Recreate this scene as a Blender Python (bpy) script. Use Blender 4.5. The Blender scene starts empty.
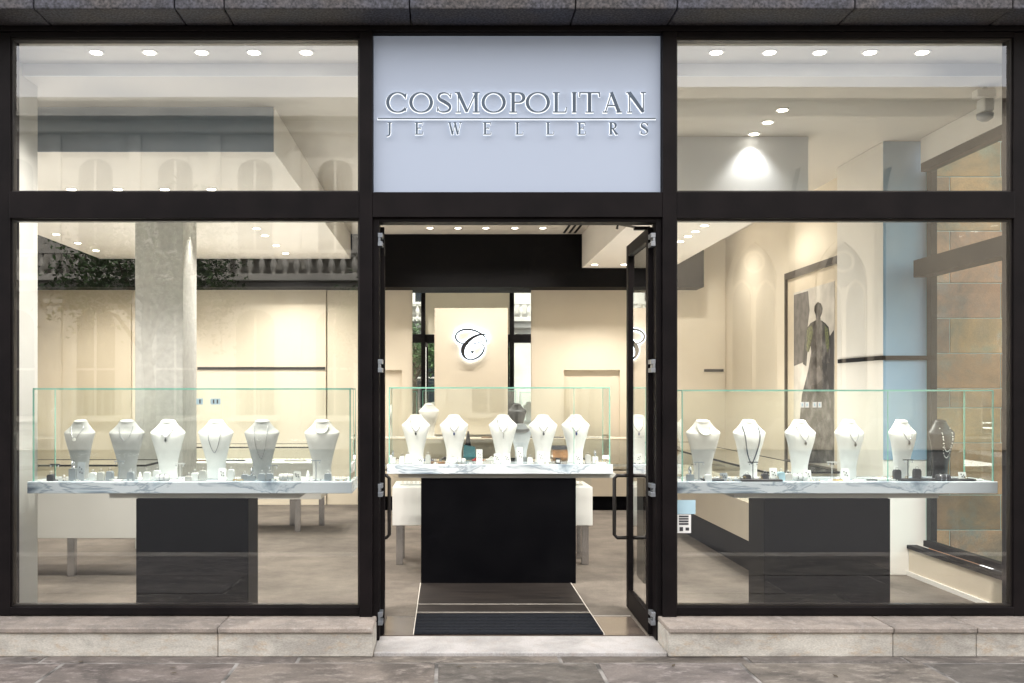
import bpy, bmesh, math, random
from mathutils import Vector, Matrix
R = math.radians
random.seed(7)
S = bpy.context.scene
COL = S.collection

# ------------------------------------------------------------------ camera
cd = bpy.data.cameras.new('camera'); cam = bpy.data.objects.new('camera', cd); COL.objects.link(cam)
cam.location = (0, -6, 1.5); cam.rotation_euler = (R(90), 0, 0)
cd.sensor_width = 36; cd.lens = 34.73; cd.shift_x = 0.0635; cd.shift_y = 0.0503
cd.clip_start = .05; cd.clip_end = 500
S.camera = cam
# ------------------------------------------------------------------ sky and sun
SUN_EL, SUN_AZ = 52, 14          # the sun stands behind the shop, so the street front is in open shade
w = bpy.data.worlds.new('World'); S.world = w; w.use_nodes = True
nt = w.node_tree; bg = nt.nodes['Background']; sky = nt.nodes.new('ShaderNodeTexSky')
sky.sky_type = 'NISHITA'; sky.sun_disc = False; sky.sun_elevation = R(SUN_EL); sky.sun_rotation = R(SUN_AZ)
sky.air_density = 1.0; sky.dust_density = 2.0; sky.ozone_density = 1.0
# broken bright cloud over the blue
tcw = nt.nodes.new('ShaderNodeTexCoord'); mpw = nt.nodes.new('ShaderNodeMapping'); mpw.inputs['Scale'].default_value = (1,1,2.6)
nzw = nt.nodes.new('ShaderNodeTexNoise'); nzw.inputs['Scale'].default_value = 2.2; nzw.inputs['Detail'].default_value = 8; nzw.inputs['Roughness'].default_value = .6
crw = nt.nodes.new('ShaderNodeValToRGB'); crw.color_ramp.elements[0].position = .30; crw.color_ramp.elements[1].position = .55
crw.color_ramp.elements[0].color = (.35,.35,.35,1)
mxw = nt.nodes.new('ShaderNodeMixRGB'); mxw.inputs[2].default_value = (8.4,8.2,8.1,1)
nt.links.new(tcw.outputs['Generated'], mpw.inputs[0]); nt.links.new(mpw.outputs[0], nzw.inputs[0]); nt.links.new(nzw.outputs[0], crw.inputs[0])
nt.links.new(crw.outputs[0], mxw.inputs[0]); nt.links.new(sky.outputs[0], mxw.inputs[1])
nt.links.new(mxw.outputs[0], bg.inputs[0]); bg.inputs[1].default_value = .15
sl = bpy.data.lights.new('sun', 'SUN'); so = bpy.data.objects.new('sun', sl); COL.objects.link(so)
sl.energy = 3.0; sl.angle = R(.6); sl.color = (1, .95, .87)
sd = Vector((math.sin(R(SUN_AZ))*math.cos(R(SUN_EL)), math.cos(R(SUN_AZ))*math.cos(R(SUN_EL)), math.sin(R(SUN_EL))))
so.rotation_euler = sd.to_track_quat('Z', 'Y').to_euler(); so.location = (0, 20, 30)
S.view_settings.view_transform = 'Standard'; S.view_settings.look = 'None'
S.view_settings.exposure = 1.62; S.view_settings.gamma = 1; S.view_settings.use_curve_mapping = False
S.cycles.max_bounces = 10; S.cycles.diffuse_bounces = 4; S.cycles.glossy_bounces = 5
S.cycles.transmission_bounces = 8; S.cycles.transparent_max_bounces = 24
S.cycles.caustics_reflective = False; S.cycles.caustics_refractive = False
S.cycles.sample_clamp_indirect = 6; S.cycles.blur_glossy = .5
S.cycles.use_denoising = True
DOWN = 33        # watts of one ceiling downlight

# ------------------------------------------------------------------ materials
M = {}
def new(name):
    m = bpy.data.materials.new(name); m.use_nodes = True
    n = m.node_tree.nodes; return m, n, m.node_tree.links, n['Principled BSDF']
def coords(n, l, scale, obj=True):
    tc = n.new('ShaderNodeTexCoord'); mp = n.new('ShaderNodeMapping'); mp.inputs['Scale'].default_value = scale
    l.new(tc.outputs['Object'], mp.inputs[0]); return mp.outputs[0]
def mat(name, c1, c2=None, rough=.5, metal=0, scale=8, detail=6, bump=0, bscale=None, spec=.5, sc3=(1,1,1), lo=.35, hi=.65, coat=0):
    m, n, l, b = new(name)
    b.inputs['Roughness'].default_value = rough; b.inputs['Metallic'].default_value = metal
    b.inputs['Specular IOR Level'].default_value = spec; b.inputs['Coat Weight'].default_value = coat
    v = coords(n, l, sc3)
    nz = n.new('ShaderNodeTexNoise'); nz.inputs['Scale'].default_value = scale; nz.inputs['Detail'].default_value = detail
    l.new(v, nz.inputs['Vector'])
    cr = n.new('ShaderNodeValToRGB'); cr.color_ramp.elements[0].position = lo; cr.color_ramp.elements[1].position = hi
    c2 = c2 or tuple(x*.9 for x in c1)
    cr.color_ramp.elements[0].color = (*c2, 1); cr.color_ramp.elements[1].color = (*c1, 1)
    l.new(nz.outputs['Fac'], cr.inputs[0]); l.new(cr.outputs[0], b.inputs['Base Color'])
    if bump:
        n2 = n.new('ShaderNodeTexNoise'); n2.inputs['Scale'].default_value = bscale or scale*4; n2.inputs['Detail'].default_value = 5
        l.new(v, n2.inputs['Vector'])
        bp = n.new('ShaderNodeBump'); bp.inputs['Strength'].default_value = bump; bp.inputs['Distance'].default_value = .01
        l.new(n2.outputs['Fac'], bp.inputs['Height']); l.new(bp.outputs[0], b.inputs['Normal'])
    M[name] = m; return m
mat('bronze', (.008,.006,.0065), (.0045,.0035,.004), .5, 0, 6, spec=.1)
mat('bronze_light', (.02,.016,.015), (.012,.010,.009), .4, .3, 6)
mat('cream_wall', (.70,.63,.51), (.66,.59,.475), .75, scale=1.2, bump=.05, bscale=60)
mat('tan_wall', (.56,.49,.37), (.52,.45,.335), .7, scale=1.5, bump=.05, bscale=60)
mat('pier_paint', (.46,.45,.43), (.42,.41,.39), .7, scale=2)
mat('white_wall', (.78,.76,.72), (.74,.72,.68), .6, scale=2)
mat('ceiling', (.56,.53,.48), (.53,.50,.455), .8, scale=1.5)
mat('ceiling_white', (.78,.75,.70), (.75,.72,.67), .8, scale=1.5)
mat('black_band', (.0035,.003,.0035), (.002,.002,.0025), .6, scale=3, spec=.12)
mat('black_lam', (.004,.004,.005), (.0025,.0025,.0035), .42, scale=4, spec=.04)
mat('concrete', (.47,.465,.44), (.39,.385,.365), .8, scale=16, detail=10, bump=.2, bscale=40, lo=.3, hi=.7)
mat('white_lacquer', (.74,.73,.70), (.71,.70,.67), .3, scale=2)
mat('cream_lacquer', (.62,.55,.44), (.58,.51,.41), .4, scale=2)
mat('counter_grey', (.52,.51,.48), (.48,.47,.44), .4, scale=2)
mat('silver', (.6,.6,.62), (.5,.5,.52), .25, 1, 5)
mat('steel_hinge', (.30,.32,.35), (.2,.22,.25), .35, .7, 9)
mat('gold', (.75,.55,.25), (.65,.45,.2), .25, 1, 5)
mat('bust_white', (.82,.80,.77), (.79,.77,.74), .8, scale=20, bump=.05, bscale=300)
mat('bust_shaded', (.38,.375,.365), (.33,.325,.315), .85, scale=20, bump=.1, bscale=300)  # shade on the left busts, put into the fabric grey
mat('bust_cream', (.56,.53,.50), (.52,.49,.46), .85, scale=20, bump=.05, bscale=300)
mat('bust_black', (.010,.010,.012), (.006,.006,.008), .45, scale=20)
mat('white_card', (.78,.78,.76), (.74,.74,.72), .6, scale=6)
mat('grey_card', (.30,.32,.34), (.25,.27,.29), .5, scale=6)
mat('dark_card', (.04,.04,.045), (.03,.03,.035), .5, scale=6)
mat('pearl', (.85,.83,.78), (.8,.78,.73), .22, scale=6, coat=.4)
mat('gem_dark', (.012,.014,.03), (.006,.008,.02), .12, scale=6)
mat('gem_blue', (.02,.05,.22), (.01,.03,.15), .1, scale=6)
mat('amber', (.24,.12,.05), (.14,.07,.03), .3, scale=12)
mat('red_cloth', (.4,.03,.03), (.3,.02,.02), .6)
mat('teal_cloth', (.0,.07,.08), (.0,.045,.055), .6)
mat('sticker_blue', (.42,.60,.68), (.38,.55,.63), .5)
mat('print_grey', (.60,.56,.50), (.44,.41,.37), .6, scale=5)
mat('print_dark', (.035,.032,.032), (.018,.016,.017), .55, scale=9)
mat('print_dark_soft', (.11,.10,.095), (.05,.045,.045), .55, scale=12)
mat('print_green', (.16,.19,.06), (.03,.03,.02), .5, scale=40)
mat('dress', (.16,.15,.15), (.006,.006,.008), .5, scale=9, detail=10, lo=.45, hi=.75)
mat('art_frame', (.10,.085,.07), (.07,.06,.05), .4, .3)
mat('art_mount', (.62,.53,.40), (.58,.50,.38), .6)
mat('foliage', (.05,.10,.025), (.025,.055,.012), .5, scale=3)
mat('bark', (.12,.09,.06), (.06,.045,.03), .9, scale=12, bump=.5)
mat('asphalt', (.055,.055,.058), (.045,.045,.048), .9, scale=30, bump=.3)
mat('classic_stone', (.50,.48,.43), (.38,.365,.33), .85, scale=1.1, detail=10, bump=.2)
mat('gothic_stone', (.44,.385,.30), (.34,.30,.24), .85, scale=1.1, detail=10, bump=.2)
mat('window_dark', (.02,.025,.03), (.012,.015,.02), .08, scale=1)
mat('ceiling_face_shade', (.20,.25,.31), (.17,.22,.28), .5, scale=2)  # blue-grey shade of the left drop's street side, put into the colour
mat('ceiling_face_daylight', (.60,.63,.67), (.56,.59,.64), .6, scale=2)  # bluish daylight on the ceiling's street-facing sides, put into the colour
mat('pillar_daylight_blue', (.26,.38,.50), (.22,.34,.46), .5, scale=1.5)  # blue daylight on the pillar front, painted as its colour
mat('joint', (.33,.31,.29), (.06,.055,.05), .9, scale=5, detail=10)
mat('slate_roof', (.10,.11,.13), (.07,.08,.09), .7, scale=4)
mat('velvet_tray', (.09,.09,.10), (.06,.06,.07), .9)

# granite lintel: dark speckle, with wear
m, n, l, b = new('granite'); M['granite'] = m
v = coords(n, l, (1,1,1)); a = n.new('ShaderNodeTexNoise'); a.inputs['Scale'].default_value = 70; a.inputs['Detail'].default_value = 4
c = n.new('ShaderNodeTexNoise'); c.inputs['Scale'].default_value = 3.5; c.inputs['Detail'].default_value = 8
l.new(v, a.inputs[0]); l.new(v, c.inputs[0])
r1 = n.new('ShaderNodeValToRGB'); r1.color_ramp.elements[0].position=.35; r1.color_ramp.elements[1].position=.7
r1.color_ramp.elements[0].color=(.010,.0105,.014,1); r1.color_ramp.elements[1].color=(.085,.085,.10,1)
r2 = n.new('ShaderNodeValToRGB'); r2.color_ramp.elements[0].position=.4; r2.color_ramp.elements[1].position=.62
r2.color_ramp.elements[0].color=(.9,.9,1,1); r2.color_ramp.elements[1].color=(1.1,.95,.8,1)
mx = n.new('ShaderNodeMixRGB'); mx.blend_type='MULTIPLY'; mx.inputs[0].default_value=1
l.new(a.outputs[0], r1.inputs[0]); l.new(c.outputs[0], r2.inputs[0]); l.new(r1.outputs[0], mx.inputs[1]); l.new(r2.outputs[0], mx.inputs[2])
l.new(mx.outputs[0], b.inputs['Base Color']); b.inputs['Roughness'].default_value=.7
bp = n.new('ShaderNodeBump'); bp.inputs['Strength'].default_value=.4; bp.inputs['Distance'].default_value=.006; l.new(a.outputs[0], bp.inputs['Height']); l.new(bp.outputs[0], b.inputs['Normal'])

def stone(name, base, dark, warm, rough=.75, s1=1.6, s2=9, cracks=False, attr=False, stretch=(1,1,1)):
    m, n, l, b = new(name); M[name] = m
    v = coords(n, l, stretch)
    A = n.new('ShaderNodeTexNoise'); A.inputs['Scale'].default_value = s1; A.inputs['Detail'].default_value = 12; A.inputs['Roughness'].default_value = .65; A.inputs['Distortion'].default_value=.6
    B = n.new('ShaderNodeTexNoise'); B.inputs['Scale'].default_value = s2; B.inputs['Detail'].default_value = 12; B.inputs['Roughness'].default_value = .7
    G = n.new('ShaderNodeTexNoise'); G.inputs['Scale'].default_value = 120; G.inputs['Detail'].default_value = 3
    for q in (A, B, G): l.new(v, q.inputs[0])
    ra = n.new('ShaderNodeValToRGB'); ra.color_ramp.elements[0].position=.38; ra.color_ramp.elements[1].position=.6
    ra.color_ramp.elements[0].color=(*dark,1); ra.color_ramp.elements[1].color=(*base,1)
    rb = n.new('ShaderNodeValToRGB'); rb.color_ramp.elements[0].position=.52; rb.color_ramp.elements[1].position=.72
    rb.color_ramp.elements[0].color=(0,0,0,1); rb.color_ramp.elements[1].color=(1,1,1,1)
    l.new(A.outputs[0], ra.inputs[0]); l.new(B.outputs[0], rb.inputs[0])
    mx = n.new('ShaderNodeMixRGB'); l.new(rb.outputs[0], mx.inputs[0]); l.new(ra.outputs[0], mx.inputs[1]); mx.inputs[2].default_value=(*warm,1)
    gr = n.new('ShaderNodeMapRange'); gr.inputs[3].default_value=.6; gr.inputs[4].default_value=1.4; l.new(G.outputs[0], gr.inputs[0])
    m2 = n.new('ShaderNodeMixRGB'); m2.blend_type='MULTIPLY'; m2.inputs[0].default_value=1
    l.new(mx.outputs[0], m2.inputs[1]); l.new(gr.outputs[0], m2.inputs[2]); out = m2.outputs[0]
    if attr:
        at = n.new('ShaderNodeAttribute'); at.attribute_name='tone'
        m3 = n.new('ShaderNodeMixRGB'); m3.blend_type='MULTIPLY'; m3.inputs[0].default_value=1
        l.new(out, m3.inputs[1]); l.new(at.outputs['Color'], m3.inputs[2]); out = m3.outputs[0]
    l.new(out, b.inputs['Base Color']); b.inputs['Roughness'].default_value = rough
    bp = n.new('ShaderNodeBump'); bp.inputs['Strength'].default_value=.5; bp.inputs['Distance'].default_value=.008
    l.new(B.outputs[0], bp.inputs['Height']); l.new(bp.outputs[0], b.inputs['Normal'])
stone('sill_stone', (.50,.475,.425), (.31,.29,.26), (.40,.31,.22), s1=3.5, s2=16, stretch=(.7,1,1.6), attr=True)
stone('sill_top', (.30,.255,.22), (.19,.165,.145), (.36,.32,.29), s1=5, s2=18, attr=True)
stone('paving', (.135,.118,.105), (.055,.048,.044), (.24,.215,.20), rough=.6, s1=3.2, s2=14, attr=True, stretch=(.8,1.2,1))
stone('threshold', (.42,.40,.39), (.28,.27,.26), (.34,.30,.27), s1=3, s2=10)
stone('sandstone', (.52,.27,.14), (.22,.15,.10), (.28,.25,.20), s1=1.5, s2=4, attr=True)
mat('grout', (.62,.66,.64), (.50,.55,.53), .8, scale=20)

# marble with slanting blue grey veins
m, n, l, b = new('marble'); M['marble'] = m
v = coords(n, l, (1,1,1))
nz = n.new('ShaderNodeTexNoise'); nz.inputs['Scale'].default_value=1.6; nz.inputs['Detail'].default_value=9; nz.inputs['Roughness'].default_value=.55; nz.inputs['Distortion'].default_value=.8
mp = n.new('ShaderNodeMapping'); mp.inputs['Rotation'].default_value=(0, R(32), R(18)); mp.inputs['Scale'].default_value=(1.0,2,4.4)
l.new(v, mp.inputs[0]); l.new(mp.outputs[0], nz.inputs[0])
cr = n.new('ShaderNodeValToRGB'); e = cr.color_ramp.elements
e[0].position=.36; e[0].color=(.12,.16,.21,1); e[1].position=.44; e[1].color=(.42,.50,.56,1)
e2 = e.new(.475); e2.color=(.60,.66,.70,1); e3 = e.new(.505); e3.color=(.28,.34,.40,1); e4 = e.new(.53); e4.color=(.63,.68,.71,1)
l.new(nz.outputs[0], cr.inputs[0]); l.new(cr.outputs[0], b.inputs['Base Color']); b.inputs['Roughness'].default_value=.18

# carpet
m, n, l, b = new('carpet'); M['carpet'] = m
v = coords(n, l, (1,1,1))
A = n.new('ShaderNodeTexNoise'); A.inputs['Scale'].default_value=1.3; A.inputs['Detail'].default_value=10; A.inputs['Roughness'].default_value=.7
B = n.new('ShaderNodeTexNoise'); B.inputs['Scale'].default_value=90; B.inputs['Detail'].default_value=2
l.new(v, A.inputs[0]); l.new(v, B.inputs[0])
cr = n.new('ShaderNodeValToRGB'); cr.color_ramp.elements[0].position=.35; cr.color_ramp.elements[1].position=.65
cr.color_ramp.elements[0].color=(.088,.077,.067,1); cr.color_ramp.elements[1].color=(.175,.152,.130,1)
l.new(A.outputs[0], cr.inputs[0]); mr = n.new('ShaderNodeMapRange'); mr.inputs[3].default_value=.7; mr.inputs[4].default_value=1.3
l.new(B.outputs[0], mr.inputs[0]); mx = n.new('ShaderNodeMixRGB'); mx.blend_type='MULTIPLY'; mx.inputs[0].default_value=1
l.new(cr.outputs[0], mx.inputs[1]); l.new(mr.outputs[0], mx.inputs[2]); l.new(mx.outputs[0], b.inputs['Base Color'])
b.inputs['Roughness'].default_value=.95; b.inputs['Specular IOR Level'].default_value=.1

mat('tile_brown', (.026,.021,.019), (.008,.007,.007), .5, spec=.15, scale=4, sc3=(.5,9,1))
mat('mat_dark', (.014,.016,.022), (.006,.007,.009), .9, spec=.1, scale=60, sc3=(1,6,1), bump=.6, bscale=120)
mat('tile_stone', (.12,.095,.078), (.06,.048,.042), .18, scale=3, detail=10, sc3=(1,2.5,1))
mat('tile_joint', (.45,.42,.38), (.4,.37,.33), .6)

def glass(name, tint=(.97,.985,.98), ior=1.5, extra=0.0, rough=0.0):
    m = bpy.data.materials.new(name); m.use_nodes = True; n = m.node_tree.nodes; l = m.node_tree.links
    n.remove(n['Principled BSDF'])
    out = n['Material Output']; t = n.new('ShaderNodeBsdfTransparent'); t.inputs[0].default_value=(*tint,1)
    g = n.new('ShaderNodeBsdfGlossy'); g.inputs['Roughness'].default_value=rough; g.inputs[0].default_value=(1,1,1,1)
    f = n.new('ShaderNodeFresnel'); f.inputs[0].default_value=ior
    # a faint unevenness of the float glass
    tc = n.new('ShaderNodeTexCoord'); nz = n.new('ShaderNodeTexNoise'); nz.inputs['Scale'].default_value=.8; nz.inputs['Detail'].default_value=1
    l.new(tc.outputs['Object'], nz.inputs[0]); bp = n.new('ShaderNodeBump'); bp.inputs['Strength'].default_value=.03; bp.inputs['Distance'].default_value=.02
    l.new(nz.outputs[0], bp.inputs['Height']); l.new(bp.outputs[0], g.inputs['Normal'])
    ad = n.new('ShaderNodeMath'); ad.operation='MULTIPLY'; ad.inputs[1].default_value=1+extra; ad.use_clamp=True
    l.new(f.outputs[0], ad.inputs[0])
    # each pane reflects once, on the face the light arrives at
    ge = n.new('ShaderNodeNewGeometry'); iv = n.new('ShaderNodeMath'); iv.operation='SUBTRACT'; iv.inputs[0].default_value=1; l.new(ge.outputs['Backfacing'], iv.inputs[1])
    m2 = n.new('ShaderNodeMath'); m2.operation='MULTIPLY'; l.new(ad.outputs[0], m2.inputs[0]); l.new(iv.outputs[0], m2.inputs[1])
    mx = n.new('ShaderNodeMixShader'); l.new(m2.outputs[0], mx.inputs[0]); l.new(t.outputs[0], mx.inputs[1]); l.new(g.outputs[0], mx.inputs[2])
    l.new(mx.outputs[0], out.inputs[0]); M[name] = m
glass('pane', (.975,.985,.98), 1.5, 1.35)
glass('door_pane', (.96,.97,.965), 1.5, .8)
glass('case_glass', (.975,.99,.983), 1.45, .7)
glass('side_glass', (.86,.97,.95), 1.5, -.75)
m, n, l, b = new('glass_edge'); M['glass_edge'] = m
b.inputs['Base Color'].default_value=(.28,.62,.50,1); b.inputs['Roughness'].default_value=.2; b.inputs['Transmission Weight'].default_value=.0; b.inputs['Alpha'].default_value=.72
m, n, l, b = new('mirror'); M['mirror'] = m
b.inputs['Base Color'].default_value=(.86,.90,.89,1); b.inputs['Metallic'].default_value=1; b.inputs['Roughness'].default_value=.01
def emis(name, col, st, base=(.8,.8,.8)):
    m, n, l, b = new(name); M[name] = m
    b.inputs['Base Color'].default_value=(*base,1); b.inputs['Emission Color'].default_value=(*col,1); b.inputs['Emission Strength'].default_value=st
emis('lamp', (1,.9,.74), 5)
emis('lamp_soft', (1,.93,.8), 6)
emis('halo', (.93,.97,1), .34)
emis('halo_logo', (.80,.90,1), 1.1)
emis('sign_panel', (.56,.67,.90), .03, (.33,.375,.46))
mat('letter_metal', (.07,.10,.14), (.05,.07,.10), .4, .3, 3)
mat('letter_black', (.02,.02,.022), (.015,.015,.017), .3, 0, 3)

# ------------------------------------------------------------------ mesh helpers
class MB:
    def __init__(s): s.bm = bmesh.new()
    def box(s, x0, x1, y0, y1, z0, z1, rot=None, tone=None):
        vs = [Vector((x, y, z)) for x in (x0,x1) for y in (y0,y1) for z in (z0,z1)]
        if rot: vs = [rot @ v for v in vs]
        v = [s.bm.verts.new(p) for p in vs]
        fs = [s.bm.faces.new([v[i] for i in q]) for q in ((0,1,3,2),(4,6,7,5),(0,4,5,1),(2,3,7,6),(0,2,6,4),(1,5,7,3))]
        if tone is not None:
            L = s.bm.loops.layers.float_color.get('tone') or s.bm.loops.layers.float_color.new('tone')
            for f in fs:
                for lp in f.loops: lp[L] = (*tone, 1)
        return s
    def tube(s, pts, r, k=8, closed=False, rad=None):
        pts = [Vector(p) for p in pts]; rings = []
        n = len(pts); up = None
        for i, p in enumerate(pts):
            if closed: t = pts[(i+1)%n]-pts[i-1]
            else: t = pts[min(i+1,n-1)]-pts[max(i-1,0)]
            t.normalize()
            if up is None:
                up = Vector((0,0,1)) if abs(t.z)<.9 else Vector((0,1,0))
            a = t.cross(up).normalized(); b = a.cross(t).normalized(); up = b
            rr = rad[i] if rad else r
            rings.append([s.bm.verts.new(p + a*math.cos(2*math.pi*j/k)*rr + b*math.sin(2*math.pi*j/k)*rr) for j in range(k)])
        m_ = n if closed else n-1
        for i in range(m_):
            A, B = rings[i], rings[(i+1)%n]
            for j in range(k): s.bm.faces.new((A[j], A[(j+1)%k], B[(j+1)%k], B[j]))
        if not closed:
            s.bm.faces.new(rings[0][::-1]); s.bm.faces.new(rings[-1])
        return s
    def lathe(s, prof, k=24, c=(0,0,0)):
        c = Vector(c); rings = []
        for r, z in prof:
            rings.append([s.bm.verts.new(c+Vector((math.cos(2*math.pi*j/k)*r, math.sin(2*math.pi*j/k)*r, z))) for j in range(k)])
        for A, B in zip(rings, rings[1:]):
            for j in range(k): s.bm.faces.new((A[j], A[(j+1)%k], B[(j+1)%k], B[j]))
        s.bm.faces.new(rings[0][::-1]); s.bm.faces.new(rings[-1]); return s
    def loft(s, rings):
        R_ = [[s.bm.verts.new(p) for p in r] for r in rings]; k = len(R_[0])
        for A, B in zip(R_, R_[1:]):
            for j in range(k): s.bm.faces.new((A[j], A[(j+1)%k], B[(j+1)%k], B[j]))
        s.bm.faces.new(R_[0][::-1]); s.bm.faces.new(R_[-1]); return s
    def poly(s, pts, y0, y1, axis='y'):      # closed outline in x,z (or y,z) given a thickness
        def mk(p, d): return Vector((p[0], d, p[1])) if axis=='y' else Vector((d, p[0], p[1]))
        A = [s.bm.verts.new(mk(p, y0)) for p in pts]; B = [s.bm.verts.new(mk(p, y1)) for p in pts]
        s.bm.faces.new(A); s.bm.faces.new(B[::-1]); n = len(pts)
        for i in range(n): s.bm.faces.new((A[i], B[i], B[(i+1)%n], A[(i+1)%n]))
        return s
    def strip(s, pts, wid, y0, y1, closed=False):   # a flat ribbon in x,z with a width per point
        n = len(pts); L=[]; Rr=[]
        for i in range(n):
            if closed: a, b = pts[i-1], pts[(i+1)%n]
            else: a, b = pts[max(i-1,0)], pts[min(i+1,n-1)]
            t = Vector((b[0]-a[0], b[1]-a[1]));
            if t.length < 1e-9: t = Vector((1,0))
            t.normalize(); nn = Vector((-t.y, t.x))*wid[i]/2
            L.append((pts[i][0]+nn.x, pts[i][1]+nn.y)); Rr.append((pts[i][0]-nn.x, pts[i][1]-nn.y))
        v = [[s.bm.verts.new((p[0], y, p[1])) for p in A] for A, y in ((L,y0),(Rr,y0),(L,y1),(Rr,y1))]
        for i in range(n if closed else n-1):
            j = (i+1)%n
            s.bm.faces.new((v[0][i], v[0][j], v[1][j], v[1][i])); s.bm.faces.new((v[2][i], v[3][i], v[3][j], v[2][j]))
            s.bm.faces.new((v[0][i], v[2][i], v[2][j], v[0][j])); s.bm.faces.new((v[1][i], v[1][j], v[3][j], v[3][i]))
        if not closed:
            s.bm.faces.new((v[0][0], v[1][0], v[3][0], v[2][0])); s.bm.faces.new((v[0][-1], v[2][-1], v[3][-1], v[1][-1]))
        return s
    def ball(s, c, r, k=8):
        bmesh.ops.create_uvsphere(s.bm, u_segments=k, v_segments=max(4,k//2+1), radius=r, matrix=Matrix.Translation(c)); return s
    def build(s, name, m, parent=None, bevel=0, smooth=False, world=True, subs=0):
        me = bpy.data.meshes.new(name)
        off = Vector((0,0,0))
        if parent is not None and world:
            p = parent
            while p is not None: off += p.location; p = p.parent
        if off.length: bmesh.ops.translate(s.bm, verts=s.bm.verts, vec=-off)
        bmesh.ops.recalc_face_normals(s.bm, faces=s.bm.faces)
        s.bm.to_mesh(me); s.bm.free(); me.materials.append(M[m] if isinstance(m, str) else m)
        o = bpy.data.objects.new(name, me); COL.objects.link(o)
        if parent is not None: o.parent = parent
        if smooth:
            for p in me.polygons: p.use_smooth = True
        if bevel:
            bv = o.modifiers.new('bevel','BEVEL'); bv.width = bevel; bv.segments = 2; bv.limit_method='ANGLE'; bv.angle_limit=R(40)
        return o
def tag(o, label, cat, group=None, kind=None):
    o['label'] = label; o['category'] = cat
    if group: o['group'] = group
    return o
def struct(o): o['kind'] = 'structure'; return o
def thing(name, label, cat, loc=(0,0,0), rz=0, group=None):
    o = bpy.data.objects.new(name, None); o.empty_display_size=.1; COL.objects.link(o); o.location = loc; o.rotation_euler=(0,0,rz)
    return tag(o, label, cat, group)
def copy_tree(o, parent=None):
    c = o.copy(); COL.objects.link(c)
    if parent is not None: c.parent = parent
    for ch in [q for q in o.children]: copy_tree(ch, c)
    return c
F = 988.0
def X(px, D): return (px-447)*D/F
def Z(py, D): return 1.5+(393-py)*D/F
def fx(px): return X(px, 6)
def fz(py): return Z(py, 6)

# ================================================================== THE STREET
GZ = -.02
g = MB(); g.box(-150,150,-150,-3.2,-.30,-.16); struct(g.build('road','asphalt'))
g = MB(); g.box(-60,60,-3.2,-.0,-.3,GZ-.012); g.box(-60,60,-150,-15.2,-.15,-.05); struct(g.build('pavement_bed','asphalt'))
g = MB(); g.box(-60,60,-3.42,-3.2,-.3,GZ, tone=(1,1,1)); struct(g.build('kerb','sill_stone', bevel=.01))
# paving slabs, uneven widths and tones
g = MB(); rows = [(-.43,-.10),(-.86,-.43),(-1.45,-.86),(-2.2,-1.46),(-3.19,-2.21)]
for ri,(y0,y1) in enumerate(rows):
    x = -14 + random.random()
    while x < 14:
        wd = random.uniform(.7,1.5); t = random.uniform(.7,1.35); 
        dz = random.uniform(-.003,.003); sh = random.uniform(-.05,.05)
        tn = (t*random.uniform(.97,1.05), t, t*random.uniform(.94,1.04))
        g.box(x+.010, x+wd-.010, y0+.009, y1-.009, -.15, GZ+dz, tone=tn); x += wd
struct(g.build('pavement','paving', bevel=.004))
g = MB(); g.box(-9,9,-3.19,-.05,-.16,GZ-.004); struct(g.build('paving_joint','joint'))

# stone sills under the windows
def sill(name, x0, x1, joints, label):
    t = thing(name, label, 'sill', ((x0+x1)/2, -.2, GZ)); xs = [x0]+joints+[x1]
    a = MB(); b_ = MB()
    for p, q in zip(xs, xs[1:]):
        tn = random.uniform(.9,1.08)
        a.box(p+.0015, q-.0015, -.31, 0.06, GZ, .118, tone=(tn,tn,tn)); tn = random.uniform(.9,1.1)
        b_.box(p+.0015, q-.0015, -.325, 0.06, .1185, .150, tone=(tn,tn,tn))
    a.build('plinth','sill_stone', t, bevel=.006); b_.build('coping','sill_top', t, bevel=.007)
sill('stone_sill', -5.2, -.425, [-3.9,-1.32], 'low pale stone sill under the left shop window')
sill('stone_sill', 1.275, 5.2, [1.97+.6,3.05+.0], 'low pale stone sill under the right shop window')
t = MB(); t.box(-.425,1.275,-.29,.10,-.16,0.0); 
tag(t.build('doorstep','threshold', bevel=.006), 'worn grey stone step across the open doorway between the two sills', 'doorstep')

# lintel above the shopfront, with its jointed underside
LZ = Z(28,6)
t = thing('stone_lintel', 'dark speckled stone lintel running above the whole shopfront', 'lintel', (0,-.15,LZ))
xs = [-6, fx(-60), fx(54), fx(188), fx(268)-.2, fx(395)+.1, fx(520)+.3, fx(666), fx(835), fx(985), 5.0, 6.2]
xs = sorted(xs)
for p, q in zip(xs, xs[1:]):
    b_ = MB(); b_.box(p+.003, q-.003, -.30, .05, LZ, LZ+.55); b_.build('stone_block','granite', t, bevel=.008)
b_ = MB(); b_.box(-6,6,-.05,.05,LZ-.035,LZ-.003); b_.build('moulding','bronze', t, bevel=.004)
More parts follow.
